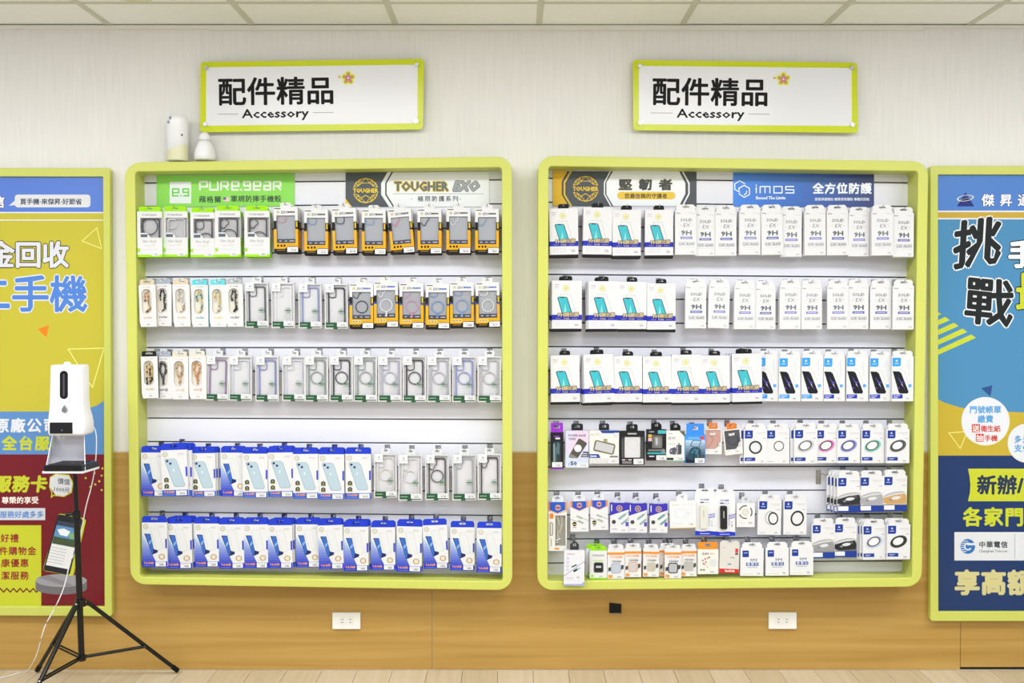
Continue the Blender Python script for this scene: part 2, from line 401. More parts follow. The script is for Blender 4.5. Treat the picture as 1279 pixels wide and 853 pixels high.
p.L = 3; p.text('門號帳單', 1210.8, 515.3, 9.8, '#5b9bd2', .35, adv=10); p.text('繳費', 1221, 527, 9.8, '#5b9bd2', .35, adv=10)
p.rect(1213.8, 529.6, 1224, 540, '#c63c36'); p.rect(1218.8, 541.6, 1228.6, 551.8, '#c63c36')
p.text('衛生紙', 1225, 538.6, 8.4, '#c63c36', .25, adv=8.2); p.text('手機', 1229.5, 550.4, 8.2, '#c63c36', .25, adv=8.3)
p.L = 4; p.text('送', 1214.4, 538.4, 9, '#f3dfdc', .2); p.text('抽', 1219.2, 550.3, 9, '#f3dfdc', .2)
p.L = 3; p.text('多元', 1266.5, 552.5, 10, '#5b9bd2', .35, adv=10.5); p.text('支付', 1266.5, 563.6, 10, '#5b9bd2', .35, adv=10.5)
p.L = 2; p.text('新辦/攜碼', 1220, 615, 25, '#27344c', .9, adv=25.4); p.text('各家門號', 1202.5, 654.8, 24.5, LM, .9, adv=26)
p.L = 2; p.text('享高額', 1192, 739.5, 32, '#c8c18a', 1.5, adv=33)
p.disc(1208.6, 682.4, 9.3, '#2d6fb4', 32); p.L = 3
for yy, a in ((675.5, 3), (678, 0), (680.5, -1), (683.2, -1.5), (686, -1), (688.4, 1)): p.rect(1198, yy, 1206 + a, yy + .9, '#d4d7dc')
p.ring(1209, 682.5, 3.2, 5.0, '#d4d7dc', 20, 1, 0, 30, 300); p.poly([(1208, 681), (1219, 681), (1219, 678), (1208, 678.4)], '#d4d7dc')
p.text('中華電信', 1222.5, 683.3, 8.6, '#3a4046', .25, adv=9.2); p.text('Chunghwa Telecom', 1222.6, 689.8, 5, '#5a6066', .05, w=35.5)
p.rect(1267, 667, 1267.7, 698, '#9aa3b4')
p.obj('poster_print', rp)

# ---------------- round-cornered wall signs ----------------
def sign(q, inn, tx0, ty, fl_, label, studs, lines, ax):
    c = P((q[0][0] + q[1][0]) / 2, q[2][1], -.03); t = thing('wall_sign', label, 'sign', (c.x, 0, c.z)); O = t.location
    o = [(v.x - O.x, v.z - O.z) for v in (P(x, y, -.035) for x, y in q)]
    m = MB(); m.prism(roundquad(o, .014)[::-1], -.035, -.030, '#c8d41c:g'); m.obj('acrylic_panel', t)
    p = Pr(plane=-.0351, org=O)
    p.poly(inn, '#e3e5ec:g'); p.L = 1
    p.text('配件精品', tx0[0], tx0[1], 36.5, '#0b0b0c', .85, adv=36.8, res=3, rot=tx0[2])
    p.L = 1; p.text('Accessory', ax[0], ax[1], 15.5, '#101012', .4, w=ax[2], rot=tx0[2])
    for a in lines: p.line(a, .7, '#8b8f98')
    fx, fy = fl_
    p.disc(fx - 11, fy - 1.5, 1.9, '#d9e03a', 12)
    for k in range(5): p.disc(fx + 5.4 * math.cos(R(90 + 72 * k)), fy - 5.4 * math.sin(R(90 + 72 * k)), 3.6, '#d9e03a', 12)
    p.L = 2; p.disc(fx - 11, fy - 1.5, 1.2, '#cf8f9c', 10)
    for k in range(5): p.disc(fx + 4 * math.cos(R(90 + 72 * k)), fy - 4 * math.sin(R(90 + 72 * k)), 2.9, '#5e2f38', 14, 1.9, -(90 + 72 * k))
    p.L = 3
    for k in range(5): p.disc(fx + 4 * math.cos(R(90 + 72 * k)), fy - 4 * math.sin(R(90 + 72 * k)), 2.5, '#e08a9a', 14, 1.5, -(90 + 72 * k))
    p.obj('sign_print', t)
    for x, y in studs:
        v = P(x, y, -.04) - O
        m = MB(); m.tube([(v.x, 0, v.z), (v.x, -.030, v.z)], .006, CHROME, 14); m.tube([(v.x, -.0358, v.z), (v.x, -.043, v.z)], [.0092, .0088], CHROME, 18); m.obj('standoff', t)
    return t
sign([(250.5, 77.5), (529.5, 73.3), (528.3, 161.5), (250, 165.2)], [(257.5, 84.2), (521.8, 80.8), (521.3, 153.8), (257.3, 157)], (271.5, 128.5, .8), 0, (435, 97.5),
     'lime-edged wall sign reading Accessory above the left display', [(257.6, 84.8), (520.6, 80.8), (256.3, 155.2), (519.6, 151.2)], [[(272, 142.6), (297, 142.3)], [(391, 140.7), (416.5, 140.4)]], (302.5, 147.3, 83))
sign([(790.5, 74.8), (1070.5, 78.3), (1071.4, 166), (791, 162.6)], [(798, 82.3), (1063.8, 85), (1064, 157.3), (798, 155.2)], (813.5, 127.8, -.6), 0, (978.5, 98.8),
     'lime-edged wall sign reading Accessory above the right display', [(799.3, 82.3), (1064.3, 84.7), (799.8, 153.4), (1064.8, 155.8)], [[(813, 141), (840, 141.2)], [(935, 142.3), (961, 142.6)]], (845.5, 146.6, 84))

# ---------------- display cases ----------------
FY = -.13; SY = -.022
def case(label, outer, inner, gl, gr, xl, xr):
    c = P((outer[0][0] + outer[1][0]) / 2, outer[3][1], FY); t = thing('display_case', label, 'display', (c.x, 0, c.z)); O = t.location
    frame_mesh(outer, inner, FY, -.0065, .062, .013, LIME, t)
    I = [P(x, y, FY) for x, y in inner]
    x0 = min(I[0].x, I[3].x) - .008; x1 = max(I[1].x, I[2].x) + .008; zt = max(I[0].z, I[1].z) + .006; zb = min(I[2].z, I[3].z) - .006
    m = MB(); m.box(x0 - O.x, -.0105, zb - O.z, x1 - O.x, -.0068, zt - O.z, '#48484a'); m.obj('backboard', t)
    def zz(k, g): return None
    edges = [(gl(0) - 40, gr(0) - 40)] + [(gl(i), gr(i)) for i in range(17)] + [(gl(17), gr(17))]
    for i in range(18):
        a, b = edges[i], edges[i + 1]
        g = .85
        if i == 0: q0, q1 = (zt, zt)
        else: q0 = P(xl, a[0] + g, SY).z; q1 = P(xr, a[1] + g, SY).z
        if i == 17: r0, r1 = (zb, zb)
        else: r0 = P(xl, b[0] - g, SY).z; r1 = P(xr, b[1] - g, SY).z
        fr = [(x0 - O.x, SY, r0 - O.z), (x1 - O.x, SY, r1 - O.z), (x1 - O.x, SY, q1 - O.z), (x0 - O.x, SY, q0 - O.z)]
        bk = [(p_[0], -.0107, p_[2]) for p_ in fr]
        m = MB(); m.hexa(fr, bk, '#dfe0e9:r'); ob = m.obj('slat', t)
    return t
case('lime-framed slatwall display of phone cases, left of the two wall displays',
     [(155.5, 203), (639.5, 195.2), (640, 737.5), (162.5, 730)], [(168.5, 214.3), (626.8, 208.8), (627.8, 726), (174.5, 720.5)],
     lambda i: 228.6 + 29.35 * i, lambda i: 224.6 + 29.95 * i, 182, 627)
case('lime-framed slatwall display of screen protectors and accessories, right of the two wall displays',
     [(672, 194.5), (1160, 201.3), (1151.5, 733), (671, 737.3)], [(685.2, 207.5), (1147, 213.7), (1139.3, 721.8), (684, 726)],
     lambda i: 222.4 + 30.06 * i, lambda i: 228.4 + 29.5 * i, 686, 1131)

# header signs
BY = -.026
def header(q, label, base):
    c = P((q[0][0] + q[1][0]) / 2, q[3][1], BY); t = thing('header_sign', label, 'sign', (c.x, SY - .0006, c.z)); O = t.location
    qbox('sign_board', q, BY, SY - .0006, base, '#dcdcdc', parent=t, org=O)
    return t, Pr(plane=BY, org=O)
def facet_logo(p, cx, cy, r, c, word=True):
    for sg in (-1, 1):
        pts = [(cx + r * math.cos(R(a)), cy + sg * r * math.sin(R(a))) for a in (16, 38, 62, 90, 118, 142, 164)]
        p.line(pts, 1.15, c)
        inn = [(cx + r * .62, cy + sg * r * .36), (cx + r * .36, cy + sg * r * .6), (cx, cy + sg * r * .66), (cx - r * .36, cy + sg * r * .6), (cx - r * .62, cy + sg * r * .36)]
        if sg < 0: p.line(inn[:2], .8, c); p.line(inn[3:], .8, c); p.line([inn[1], (cx, cy - r * .62), inn[3]], .7, c)
        else: p.line([inn[0], inn[1], (cx, cy + r * .38), inn[3], inn[4]], .9, c)
        for a, b in ((0, 0), (1, 0), (2, 1), (2, 0), (3, 1), (3, 3), (4, 3), (4, 4), (5, 4), (6, 4)): p.line([pts[a], inn[b]], .7, c)
    if word: p.text('TOUGHER', cx - r * 1.02, cy + 2.6, 7.4, c, .35, w=r * 2.04)
t, p = header([(195.6, 219.2), (368.3, 217.2), (368.3, 257.6), (195.6, 258.6)], 'bright green brand header sign at top left of the left display', '#8fd860')
p.rect(212, 227, 238.8, 254, '#e6eaee'); p.L = 1
def egg(x, y, k, c, w_):
    pass
STK = {'P': [[(0, 1), (0, 0), (1, 0), (1, .62), (.25, .62)]], 'U': [[(0, 0), (0, 1), (1, 1), (1, 0)]], 'R': [[(0, 1), (0, 0), (1, 0), (1, .55), (.3, .55)], [(.6, .55), (1, 1)]],
       'e': [[(.95, 1), (0, 1), (0, 0), (1, 0), (1, .55), (0, .55)]], 'g': [[(.1, 1), (1, 1), (1, 0), (0, 0), (0, .5), (1, .5)]], 'a': [[(.1, 0), (1, 0), (1, 1), (0, 1), (0, .5), (1, .5)]],
       'i': [[(0, .3), (0, 1)], [(0, 0), (0, .1)]], 'm': [[(0, 1), (0, .2), (1, .2), (1, 1)], [(.5, .2), (.5, 1)]], 'o': [[(0, .2), (1, .2), (1, 1), (0, 1), (0, .2)]], 's': [[(1, .2), (0, .2), (0, .6), (1, .6), (1, 1), (0, 1)]]}
def strokes(p, ch, x0, y0, x1, y1, w_, c):
    for st in STK[ch]: p.line([(x0 + (x1 - x0) * a, y0 + (y1 - y0) * b) for a, b in st], w_, c)
strokes(p, 'e', 215.6, 236, 223.2, 244.6, 1.9, '#6fce4a'); strokes(p, 'g', 228.6, 236, 235.4, 244.6, 1.9, '#6fce4a'); p.disc(226, 244.4, 1.1, '#6fce4a', 10)
for ch, a_, b_ in (('P', 249.8, 258.8), ('U', 262.4, 272), ('R', 276.2, 284.8), ('e', 289.8, 298), ('g', 304.8, 312.4), ('e', 317, 325.4), ('a', 330, 337.6), ('R', 341.8, 350.4)): strokes(p, ch, a_, 227, b_, 237, 2.1, '#eef2f2')
p.disc(301.2, 236.8, 1.3, '#eef2f2', 10)
p.text('蘋格爾', 248.5, 252.3, 8.8, '#3f5348', .2, adv=9.5); p.text('軍規防摔手機殼', 288, 251.6, 8.8, '#3f5348', .2, adv=9.1)
p.rect(279, 246.4, 286.5, 251.6, '#e3b9bd'); p.L = 2; p.rect(279, 246.4, 282.3, 249.2, '#4a5a92')
for k in range(3): p.rect(282.3, 247.1 + k * 1.6, 286.5, 247.7 + k * 1.6, '#f2e8ea')
p.obj('sign_print', t)
t, p = header([(431.4, 216.2), (611, 214.4), (611, 258), (431.4, 258.8)], 'white and grey brand header sign over the yellow boxes of the left display', '#e9ecef')
p.poly([(431.6, 214.6), (484.5, 213.8), (476, 229), (476, 243), (486, 258.4), (431.6, 258.6)], '#565b60'); p.L = 1
p.line([(487, 214), (478.5, 228.5), (478.5, 243.5), (488, 258)], 2.6, '#eef0f2'); p.line([(490.5, 214), (482, 228.8), (482, 243), (491.5, 258)], 1.8, '#4a4f54')
p.poly([(431.6, 248), (440, 258.4), (431.6, 258.5)], '#e8bf32'); p.L = 2
facet_logo(p, 456.7, 238, 15.3, '#e3c845')
p.L = 2; p.text('TOUGHER', 492.8, 238.3, 16, '#6b7075', .8, '#ead23c', 1.7, w=67); p.L = 2
p.text('EXO', 565, 238.3, 17, '#9fa3a7', .9, '#55585c', 1.5, w=32, slant=.28); p.L = 2
p.rect(491, 241.8, 604, 242.3, '#7b7f84'); p.text('‧極限防護系列‧', 513, 251, 7.4, '#4a4e54', .12, adv=8.7)
p.obj('sign_print', t)
t, p = header([(690.3, 213.6), (870, 214.8), (870, 257.8), (690.3, 257.4)], 'yellow, grey and white brand header sign at top left of the right display', '#565b60')
p.poly([(690.5, 213), (709, 213), (701.5, 227), (701.5, 243), (710, 257.4), (690.5, 257.2)], '#e9bb3c'); p.poly([(766, 213.4), (848, 213.6), (856, 229), (856, 242), (848, 257.6), (766, 257.4), (757.5, 243), (757.5, 228)], '#eef1f4')
p.L = 1; p.line([(713.5, 213.4), (705, 228), (705, 243), (713.5, 257.2)], 2.1, '#e3c04a')
p.line([(762.5, 213.6), (755, 228), (755, 243), (763, 257.2)], 1.5, '#eef1f4'); p.line([(852.5, 214), (860.5, 229), (860.5, 242), (852.5, 257.4)], 1.8, '#eef1f4')
p.L = 2; facet_logo(p, 731.4, 235.8, 15.6, '#e3bf45')
for i, ch in enumerate('堅韌者'): p.L = 2; p.text(ch, 772.5 + i * 25.2, 236, 14.2, '#4b4f52', .7, '#b7a955', .9, sx=1.2)
p.L = 2; p.poly(rrect(771, 239.6, 843.6, 249, 4.6), '#e9c44c'); p.L = 3; p.text('您最信賴的守護者', 780, 247.2, 6.6, '#4b4a3c', .15, adv=6.7)
p.obj('sign_print', t)
noise_mat('blue_print', '#2a62c4', '#2f6ad0', (1, 1, 1), .3)
gm = bpy.data.materials.new('blue_gradient'); gm.use_nodes = True; nt = gm.node_tree
tc = nt.nodes.new('ShaderNodeTexCoord'); gr = nt.nodes.new('ShaderNodeTexGradient'); mp = nt.nodes.new('ShaderNodeMapping')
mp.inputs['Scale'].default_value = (1.7, 1, 1); mp.inputs['Location'].default_value = (.5, 0, 0); cr = nt.nodes.new('ShaderNodeValToRGB')
cr.color_ramp.elements[0].color = rgb('#3a83e6'); cr.color_ramp.elements[1].color = rgb('#26346f')
nt.links.new(tc.outputs['Object'], mp.inputs[0]); nt.links.new(mp.outputs[0], gr.inputs[0]); nt.links.new(gr.outputs[0], cr.inputs[0]); nt.links.new(cr.outputs[0], nt.nodes['Principled BSDF'].inputs[0])
nt.nodes['Principled BSDF'].inputs['Roughness'].default_value = .3; _M['blue_gradient'] = gm
t, p = header([(915.8, 215.9), (1091.7, 218), (1091.7, 259), (915.8, 258)], 'blue brand header sign with white lettering at top of the right display', 'blue_gradient')
W_ = '#eef3fa'
hx = lambda cx, cy, r: [(cx + r * math.cos(R(a)), cy - r * math.sin(R(a))) for a in (30, 90, 150, 210, 270, 330)]
a = hx(924, 233, 7.2); p.line([a[0], a[1], a[2], a[3], a[4]], 1.2, W_); a = hx(929.5, 239, 7.6); p.line([a[4], a[5], a[0], a[1], a[2], (923.2, 238)], 1.2, W_); p.line([(923, 242), a[4]], 1.2, W_); p.line([(932.5, 238.5), (932.5, 241), (929.5, 243.5)], 1.2, W_)
[strokes(p, ch, a_, 231, b_, 241, 1.35, W_) for ch, a_, b_ in (('i', 944.6, 945), ('m', 949.4, 961.6), ('o', 966.6, 976.8), ('s', 981.4, 991.4))]; p.text('Exceed The Limits', 944, 248.8, 5.2, W_, .2, w=37)
p.text('全方位防護', 1015, 240.6, 14.2, W_, .5, adv=14.9); p.text('面面俱護鏡貼·耀質感保護貼·單鏡抗刮貼', 1017.5, 250.3, 4, W_, .05, w=68.5)
p.obj('sign_print', t)

# ---------------- package kinds ----------------
TONE = .85
U = .00322      # metres per photo pixel at the plane of the package fronts
def barcode(x0, y0, x1, y1, w, c='#5a5d63', lbl=True):
    """small price sticker, its own part"""
    q = Pr(U, w); q.L = 5; q.rect(x0, y0, x1, y1, '#f2f3f5'); q.L = 6
    n = 9; W2 = (x1 - x0); h = y1 - y0; st = x0 + W2 * .34
    for i in range(n): q.rect(st + i * W2 * .06, y0 + h * .16, st + i * W2 * .06 + W2 * random.choice((.02, .035)), y0 + h * .55, c)
    q.rect(x0 + W2 * .1, y0 + h * .68, x1 - W2 * .12, y0 + h * .8, '#b9bcc2'); return q.mesh('price_sticker')
def carton(w, h, t, segs, win=None, inside='#b9bbc0', depth=None, sides=None):
    """segs: [(y0,y1,front,side)], win: (x0,y0,x1,y1) recessed opening"""
    m = MB(); X0, X1 = -w / 2 * U, w / 2 * U
    for y0, y1, cf, cs in segs:
        z0, z1 = y0 * U, y1 * U
        m.face([(X1, 0, z0), (X1, t, z0), (X1, t, z1), (X1, 0, z1)], cs); m.face([(X0, t, z0), (X0, 0, z0), (X0, 0, z1), (X0, t, z1)], cs)
        m.face([(X1, t, z0), (X0, t, z0), (X0, t, z1), (X1, t, z1)], cs)
        if not win or y1 <= win[1] or y0 >= win[3]: m.face([(X0, 0, z0), (X1, 0, z0), (X1, 0, z1), (X0, 0, z1)], cf)
        else:
            a, b = (win[0] - w / 2) * U, (win[2] - w / 2) * U; wz0, wz1 = max(z0, win[1] * U), min(z1, win[3] * U)
            m.face([(X0, 0, z0), (a, 0, z0), (a, 0, z1), (X0, 0, z1)], cf); m.face([(b, 0, z0), (X1, 0, z0), (X1, 0, z1), (b, 0, z1)], cf)
            if wz0 > z0: m.face([(a, 0, z0), (b, 0, z0), (b, 0, wz0), (a, 0, wz0)], cf)
            if wz1 < z1: m.face([(a, 0, wz1), (b, 0, wz1), (b, 0, z1), (a, 0, z1)], cf)
    m.face([(X0, 0, h * U), (X1, 0, h * U), (X1, t, h * U), (X0, t, h * U)], segs[-1][3])
    m.face([(X0, t, 0), (X1, t, 0), (X1, 0, 0), (X0, 0, 0)], segs[0][3])
    if win:
        d = depth or t * .7; a, b, c, e = (win[0] - w / 2) * U, (win[2] - w / 2) * U, win[1] * U, win[3] * U
        for q in ([(a, d, c), (b, d, c), (b, d, e), (a, d, e)], [(a, 0, c), (a, d, c), (a, d, e), (a, 0, e)], [(b, d, c), (b, 0, c), (b, 0, e), (b, d, e)], [(a, d, e), (b, d, e), (b, 0, e), (a, 0, e)], [(a, 0, c), (b, 0, c), (b, d, c), (a, d, c)]): m.face(q, inside)
    return m.mesh('carton')
def film(w, win):
    m = MB(); a, b = (win[0] - w / 2) * U, (win[2] - w / 2) * U
    m.face([(a, .0004, win[1] * U), (b, .0004, win[1] * U), (b, .0004, win[3] * U), (a, .0004, win[3] * U)], '#ffffff:t'); return m.mesh('window_film')
def tab(h, tw, th, c, y=.0006, sw=7, cham=1.6, base=None):
    """hang tab with a real euro slot"""
    b = h - 1.2; tw2 = tw / 2; top = h + th; s0, s1 = h + th * .42, h + th * .72; hw = min(sw / 2, tw2 - 1.2)
    out = [(-tw2, b), (-tw2, s0), (-tw2, top - cham), (-tw2 + cham, top), (0, top), (tw2 - cham, top), (tw2, top - cham), (tw2, s0), (tw2, b), (0, b)]
    inn = [(-hw, s0), (-hw, (s0 + s1) / 2), (-hw, s1), (-hw * .4, s1), (0, s1 + .5), (hw * .4, s1), (hw, s1), (hw, (s0 + s1) / 2), (hw, s0), (0, s0)]
    m = MB(); sc = lambda L: [(a * U, z * U) for a, z in L]
    m.ringprism(sc(inn), sc(out), y, y + .0008, c); return m.mesh('hang_tab')
def case_shape(w, x0, y0, x1, y1, c, th, cut='square', ring=None, yd=.006, body=None, rw=1.0, cw=.8):
    """phone case bumper: outline, camera rim and magnet ring, 3D ribs"""
    m = MB(); o = -w / 2; sc = lambda L: [((a + o) * U, z * U) for a, z in L]
    if th: m.ringprism(sc(rrect(x0 + th, y0 + th, x1 - th, y1 - th, 2, 3)), sc(rrect(x0, y0, x1, y1, 3, 3)), yd - .002, yd + .003, c)
    if body: m.face([((a + o) * U, yd + .003, z * U) for a, z in rrect(x0, y0, x1, y1, 3, 3)], body)
    def rib(L, k, closed=False):
        L = L + [L[0]] if closed else L
        for p_, q_ in zip(L[:-1], L[1:]):
            dx, dz = q_[0] - p_[0], q_[1] - p_[1]; l = math.hypot(dx, dz) or 1; nx, nz = -dz / l * k / 2, dx / l * k / 2
            m.prism(sc([(p_[0] + nx, p_[1] + nz), (p_[0] - nx, p_[1] - nz), (q_[0] - nx, q_[1] - nz), (q_[0] + nx, q_[1] + nz)]), yd - .0015, yd + .001, c)
    cx, cy = x0 + 5.2, y1 - 6.5
    if cut == 'square': rib(rrect(x0 + 1, y1 - 12.5, x0 + 11, y1 - 1.5, 3.4, 3), cw, True)
    elif cut == 'open': rib([(x0 + 1, y1 - 9)] + [(x0 + 4 - 3 * math.cos(R(a)), y1 - 9.5 - 3 * math.sin(R(a))) for a in (0, 30, 60, 90)] + [(x0 + 7.5 + 2.5 * math.sin(R(a)), y1 - 10 - 2.5 * math.cos(R(a))) for a in (0, 30, 60, 90)] + [(x0 + 10, y1 - 1)], cw)
    elif cut == 'clover': rib([(x0 + 1, y1 - 4), (x0 + 1, y1 - 10), (x0 + 3, y1 - 12.5), (x0 + 6, y1 - 12.3), (x0 + 7.5, y1 - 9.5), (x0 + 10.5, y1 - 7.8), (x0 + 11, y1 - 5), (x0 + 8.5, y1 - 3), (x0 + 7.5, y1 - .5), (x0 + 4, y1 - .5)], cw, True)
    elif cut == 'wave': rib([(x0 + .8, y1 - 11), (x0 + 3, y1 - 14.5), (x0 + 6, y1 - 14.5), (x0 + 7.5, y1 - 10), (x0 + 10, y1 - 8), (x0 + 10.5, y1 - 2)], cw)
    elif cut == 'pill': rib([(x0 + 1, y1 - 8), (x0 + 2, y1 - 12), (x0 + 5, y1 - 13), (x0 + 7, y1 - 11), (x0 + 7.5, y1 - 7), (x0 + 9.5, y1 - 5.5), (x0 + 9.5, y1 - 3), (x0 + 7.5, y1 - 2)], cw)
    if ring:
        rx, ry, rr, stem = ring; n = 24
        m.ringprism(sc(circ(rx, ry, rr - rw, n)), sc(circ(rx, ry, rr, n)), yd - .0015, yd + .001, c)
        if stem: m.prism(sc([(rx - .9, ry - rr - stem), (rx + .9, ry - rr - stem), (rx + .9, ry - rr + .3), (rx - .9, ry - rr + .3)]), yd - .0015, yd + .001, c)
    return m.mesh('phone_case')
def merge(name, *prs):
    return prs[0].mesh(name)
GREY = '#9a9da2'; PAPER = '#e6e7ea'
def k_rugged(colr, cut='square', ring=False, stem=0):
    w, h, t = 30, 57, .019; win = (3.4, 12, 26.8, 46.5); BK = '#1b1b1d'; Y_ = '#f0b121'
    c = carton(w, h, t, [(0, 5, BK, BK), (5, 29.5, Y_, Y_), (29.5, 40, Y_ if False else BK, BK), (40, h, PAPER, PAPER)], win, '#b3b6bd')
    p = Pr(U, w)
    p.poly([(.1, 29.5), (1.8, 31), (1.8, 40), (w - 1.8, 40), (w - 1.8, 31), (w - .1, 29.5), (w - .1, 48), (.1, 48)], PAPER) if False else None
    p.rect(1, 54.6, 8.8, 55.6, '#2a2a2c'); p.disc(5.6, 50.8, 2.1, '#c9c9a8', 14)
    p.text('EXO', 9.2, 49.2, 4.2, '#6f747c', .15, slant=.25); p.text('軍規防摔', 17.6, 49.8, 2.3, '#3f66c8' if ring else '#3a3c40', .12, w=8.8)
    if ring: p.rect(0, 30, 3, 31.6, '#2f56c8'); p.rect(27.2, 30, 30, 31.6, '#2f56c8')
    else: p.rect(0, 29.7, 3, 30.5, BK)
    p.rect(27.8, 32, 29.6, 39, '#e8c12a')
    for x in (3.8, 8, 11.8): p.rect(x, 7.5, x + 2.5, 10.2, '#efe9d8' if ring else '#2a2517')
    if ring:
        p.L = 1
        for x in (4.4, 8.4, 12.2): p.rect(x, 8, x + 1.4, 9.6, '#2a2517')
    p.L = 1; p.rect(16, 9.4, 27, 9.9, '#b98a1c'); p.poly([(0, 5), (14, 5), (17, 8), (w, 8), (w, 4.8), (0, 4.8)], BK)
    p.L = 2; p.rect(3.4, 2.6, 13.6, 3.8, '#8a7028')
    # card inside the window, seen through the film
    q = Pr(U, w); q.L = 0; sh = Pr(U, w)
    cs = case_shape(w, 3.9, 12.4, 26.4, 53 if ring else 50.5, colr, 0, cut, (15.2, 27.5, 8.0, stem) if ring else None, .006, '#b0b3ba:g'); cs = clip_low(cs, 46.3 * U, 1)
    card = Pr(U, w)
    for (a, b, c_, d, col) in ((3.9, 12.4, 26.4, 17.2, '#3a3f52'), (6, 14.2, 9, 15.2, '#d4d8e4'), (13, 14.2, 16, 15.2, '#d4d8e4'), (19, 14.2, 25, 15.2, '#d4d8e4')): card.rect(a, b, c_, d, col); card.L += 1
    card.v = [(x, y + .0055, z) for x, y, z in card.v]
    return dict(w=w, h=h, t=t, th=5.5, tw=13.5, behind=1, parts=[('carton', c), ('printing', p.mesh('printing')), ('phone_case', cs), ('insert_card', card.mesh('insert_card')), ('window_film', film(w, win)), ('price_sticker', barcode(16.5, .8, 29.8, 7.2, w)), ('hang_tab', tab(h, 13.5, 5.5, PAPER, sw=5))])
def k_slim(cut, ring, colr, tabw=0):
    w, h, t = 31.2, 56.5, .02; win = (4, 24, 30.6, 48.6); G = '#a2e61c'
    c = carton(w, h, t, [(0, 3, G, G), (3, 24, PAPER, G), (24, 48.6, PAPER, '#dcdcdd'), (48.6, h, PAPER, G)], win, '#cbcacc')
    p = Pr(U, w); p.poly([(4, 23.9), (16, 23.9), (16, 25), (13.5, 28.5), (11, 30), (4, 30)] if 'x' else [], PAPER)
    p.L = 1; p.rect(4.2, 24.6, 12.8, 28.4, '#5c6c7a'); p.text('PUREGEAR', 6.2, 51.2, 3.1, GREY, .1, w=18.5)
    p.text('Slim Shell', 6.5, 18.2, 4.2, '#a5a7ab', .05, w=17); p.L = 1; p.rect(17, 16.2, 23, 16.7, '#c9da6a'); p.rect(8, 14, 23, 14.3, '#b0b0d0'); p.rect(5, 9.2, 25, 9.5, '#c2c3c6')
    p.poly(rrect(0, 6, 3.6, 11, 1.2, 2), '#a8dc3c'); 
    cs = case_shape(w, 5.5, 12, 27.5, 48, colr, 1.3, cut, ring, .006, None, 1.1, 1.0)
    # keep only what the window shows: the case stands behind the lower card
    parts = [('carton', c), ('printing', p.mesh('printing')), ('phone_case', clip_low(cs, 24 * U)), ('window_film', film(w, win)), ('price_sticker', barcode(18, 1.4, 27.4, 5.4, w)), ('hang_tab', tab(h, w - 4, 6.3, G, sw=9))]
    return dict(w=w, h=h, t=t, th=6.3, tw=w - 4, behind=1, parts=parts)
def clip_low(me, z, sg=-1):
    import bmesh
    bm = bmesh.new(); bm.from_mesh(me); bmesh.ops.bisect_plane(bm, geom=bm.verts[:] + bm.edges[:] + bm.faces[:], plane_co=(0, 0, z), plane_no=(0, 0, sg), clear_outer=True); bm.to_mesh(me); bm.free(); return me
def k_clear(colr, cut='open', ring=None, inner='#e6e6ea'):
    w, h, t = 29, 56, .016; win = (1.3, 1.6, 27.7, 54.6); C = '#dfe0e2:r'
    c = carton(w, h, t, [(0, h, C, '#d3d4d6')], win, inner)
    p = Pr(U, w); p.rect(1.5, 45.4, 11.6, 55.6, '#e9ecf0'); p.rect(1.3, 1.2, 15.6, 7.6, '#2c5a3c'); p.rect(10.5, -.8, 16, 1.3, '#2c5a3c'); p.rect(15.5, .9, 27.6, 2.4, '#2f5f42')
    p.L = 1; p.disc(6.6, 51.5, 1.5, '#b3bac2', 12); p.rect(3.4, 48.2, 9.8, 48.9, '#b3bac2')
    p.rect(2.6, 4, 11, 4.9, '#9fbfa8')
    for a in (0, 60, 120): p.line([(20.5 - 3.4 * math.cos(R(a)), 21.5 - 3.4 * math.sin(R(a))), (20.5 + 3.4 * math.cos(R(a)), 21.5 + 3.4 * math.sin(R(a)))], .8, '#7f9f8c')
    p.line([(16.8, 21.5), (24.4, 21.5)], 1.1, '#4d6a58'); p.ring(20.5, 21.5, 3.2, 3.8, '#a9bcb0', 16)
    for i in range(4): p.rect(15, 16.6 - i * 1.7, 25, 17 - i * 1.7, '#cfd3d2')
    cs = case_shape(w, 4, 3, 25.3, 51.5, colr, 1.5, cut, (14.6, 29, 7.9, 0) if ring else None, .007, None, 1.1, .9)
    return dict(w=w, h=h, t=t, th=7, tw=11, behind=0, parts=[('carton', c), ('printing', p.mesh('printing')), ('phone_case', cs), ('window_film', film(w, win)), ('price_sticker', barcode(15.2, 2.2, 27.4, 7.9, w)), ('hang_tab', tab(h, 12, 7, '#e3e6ea:g', .004, sw=6, cham=1))])
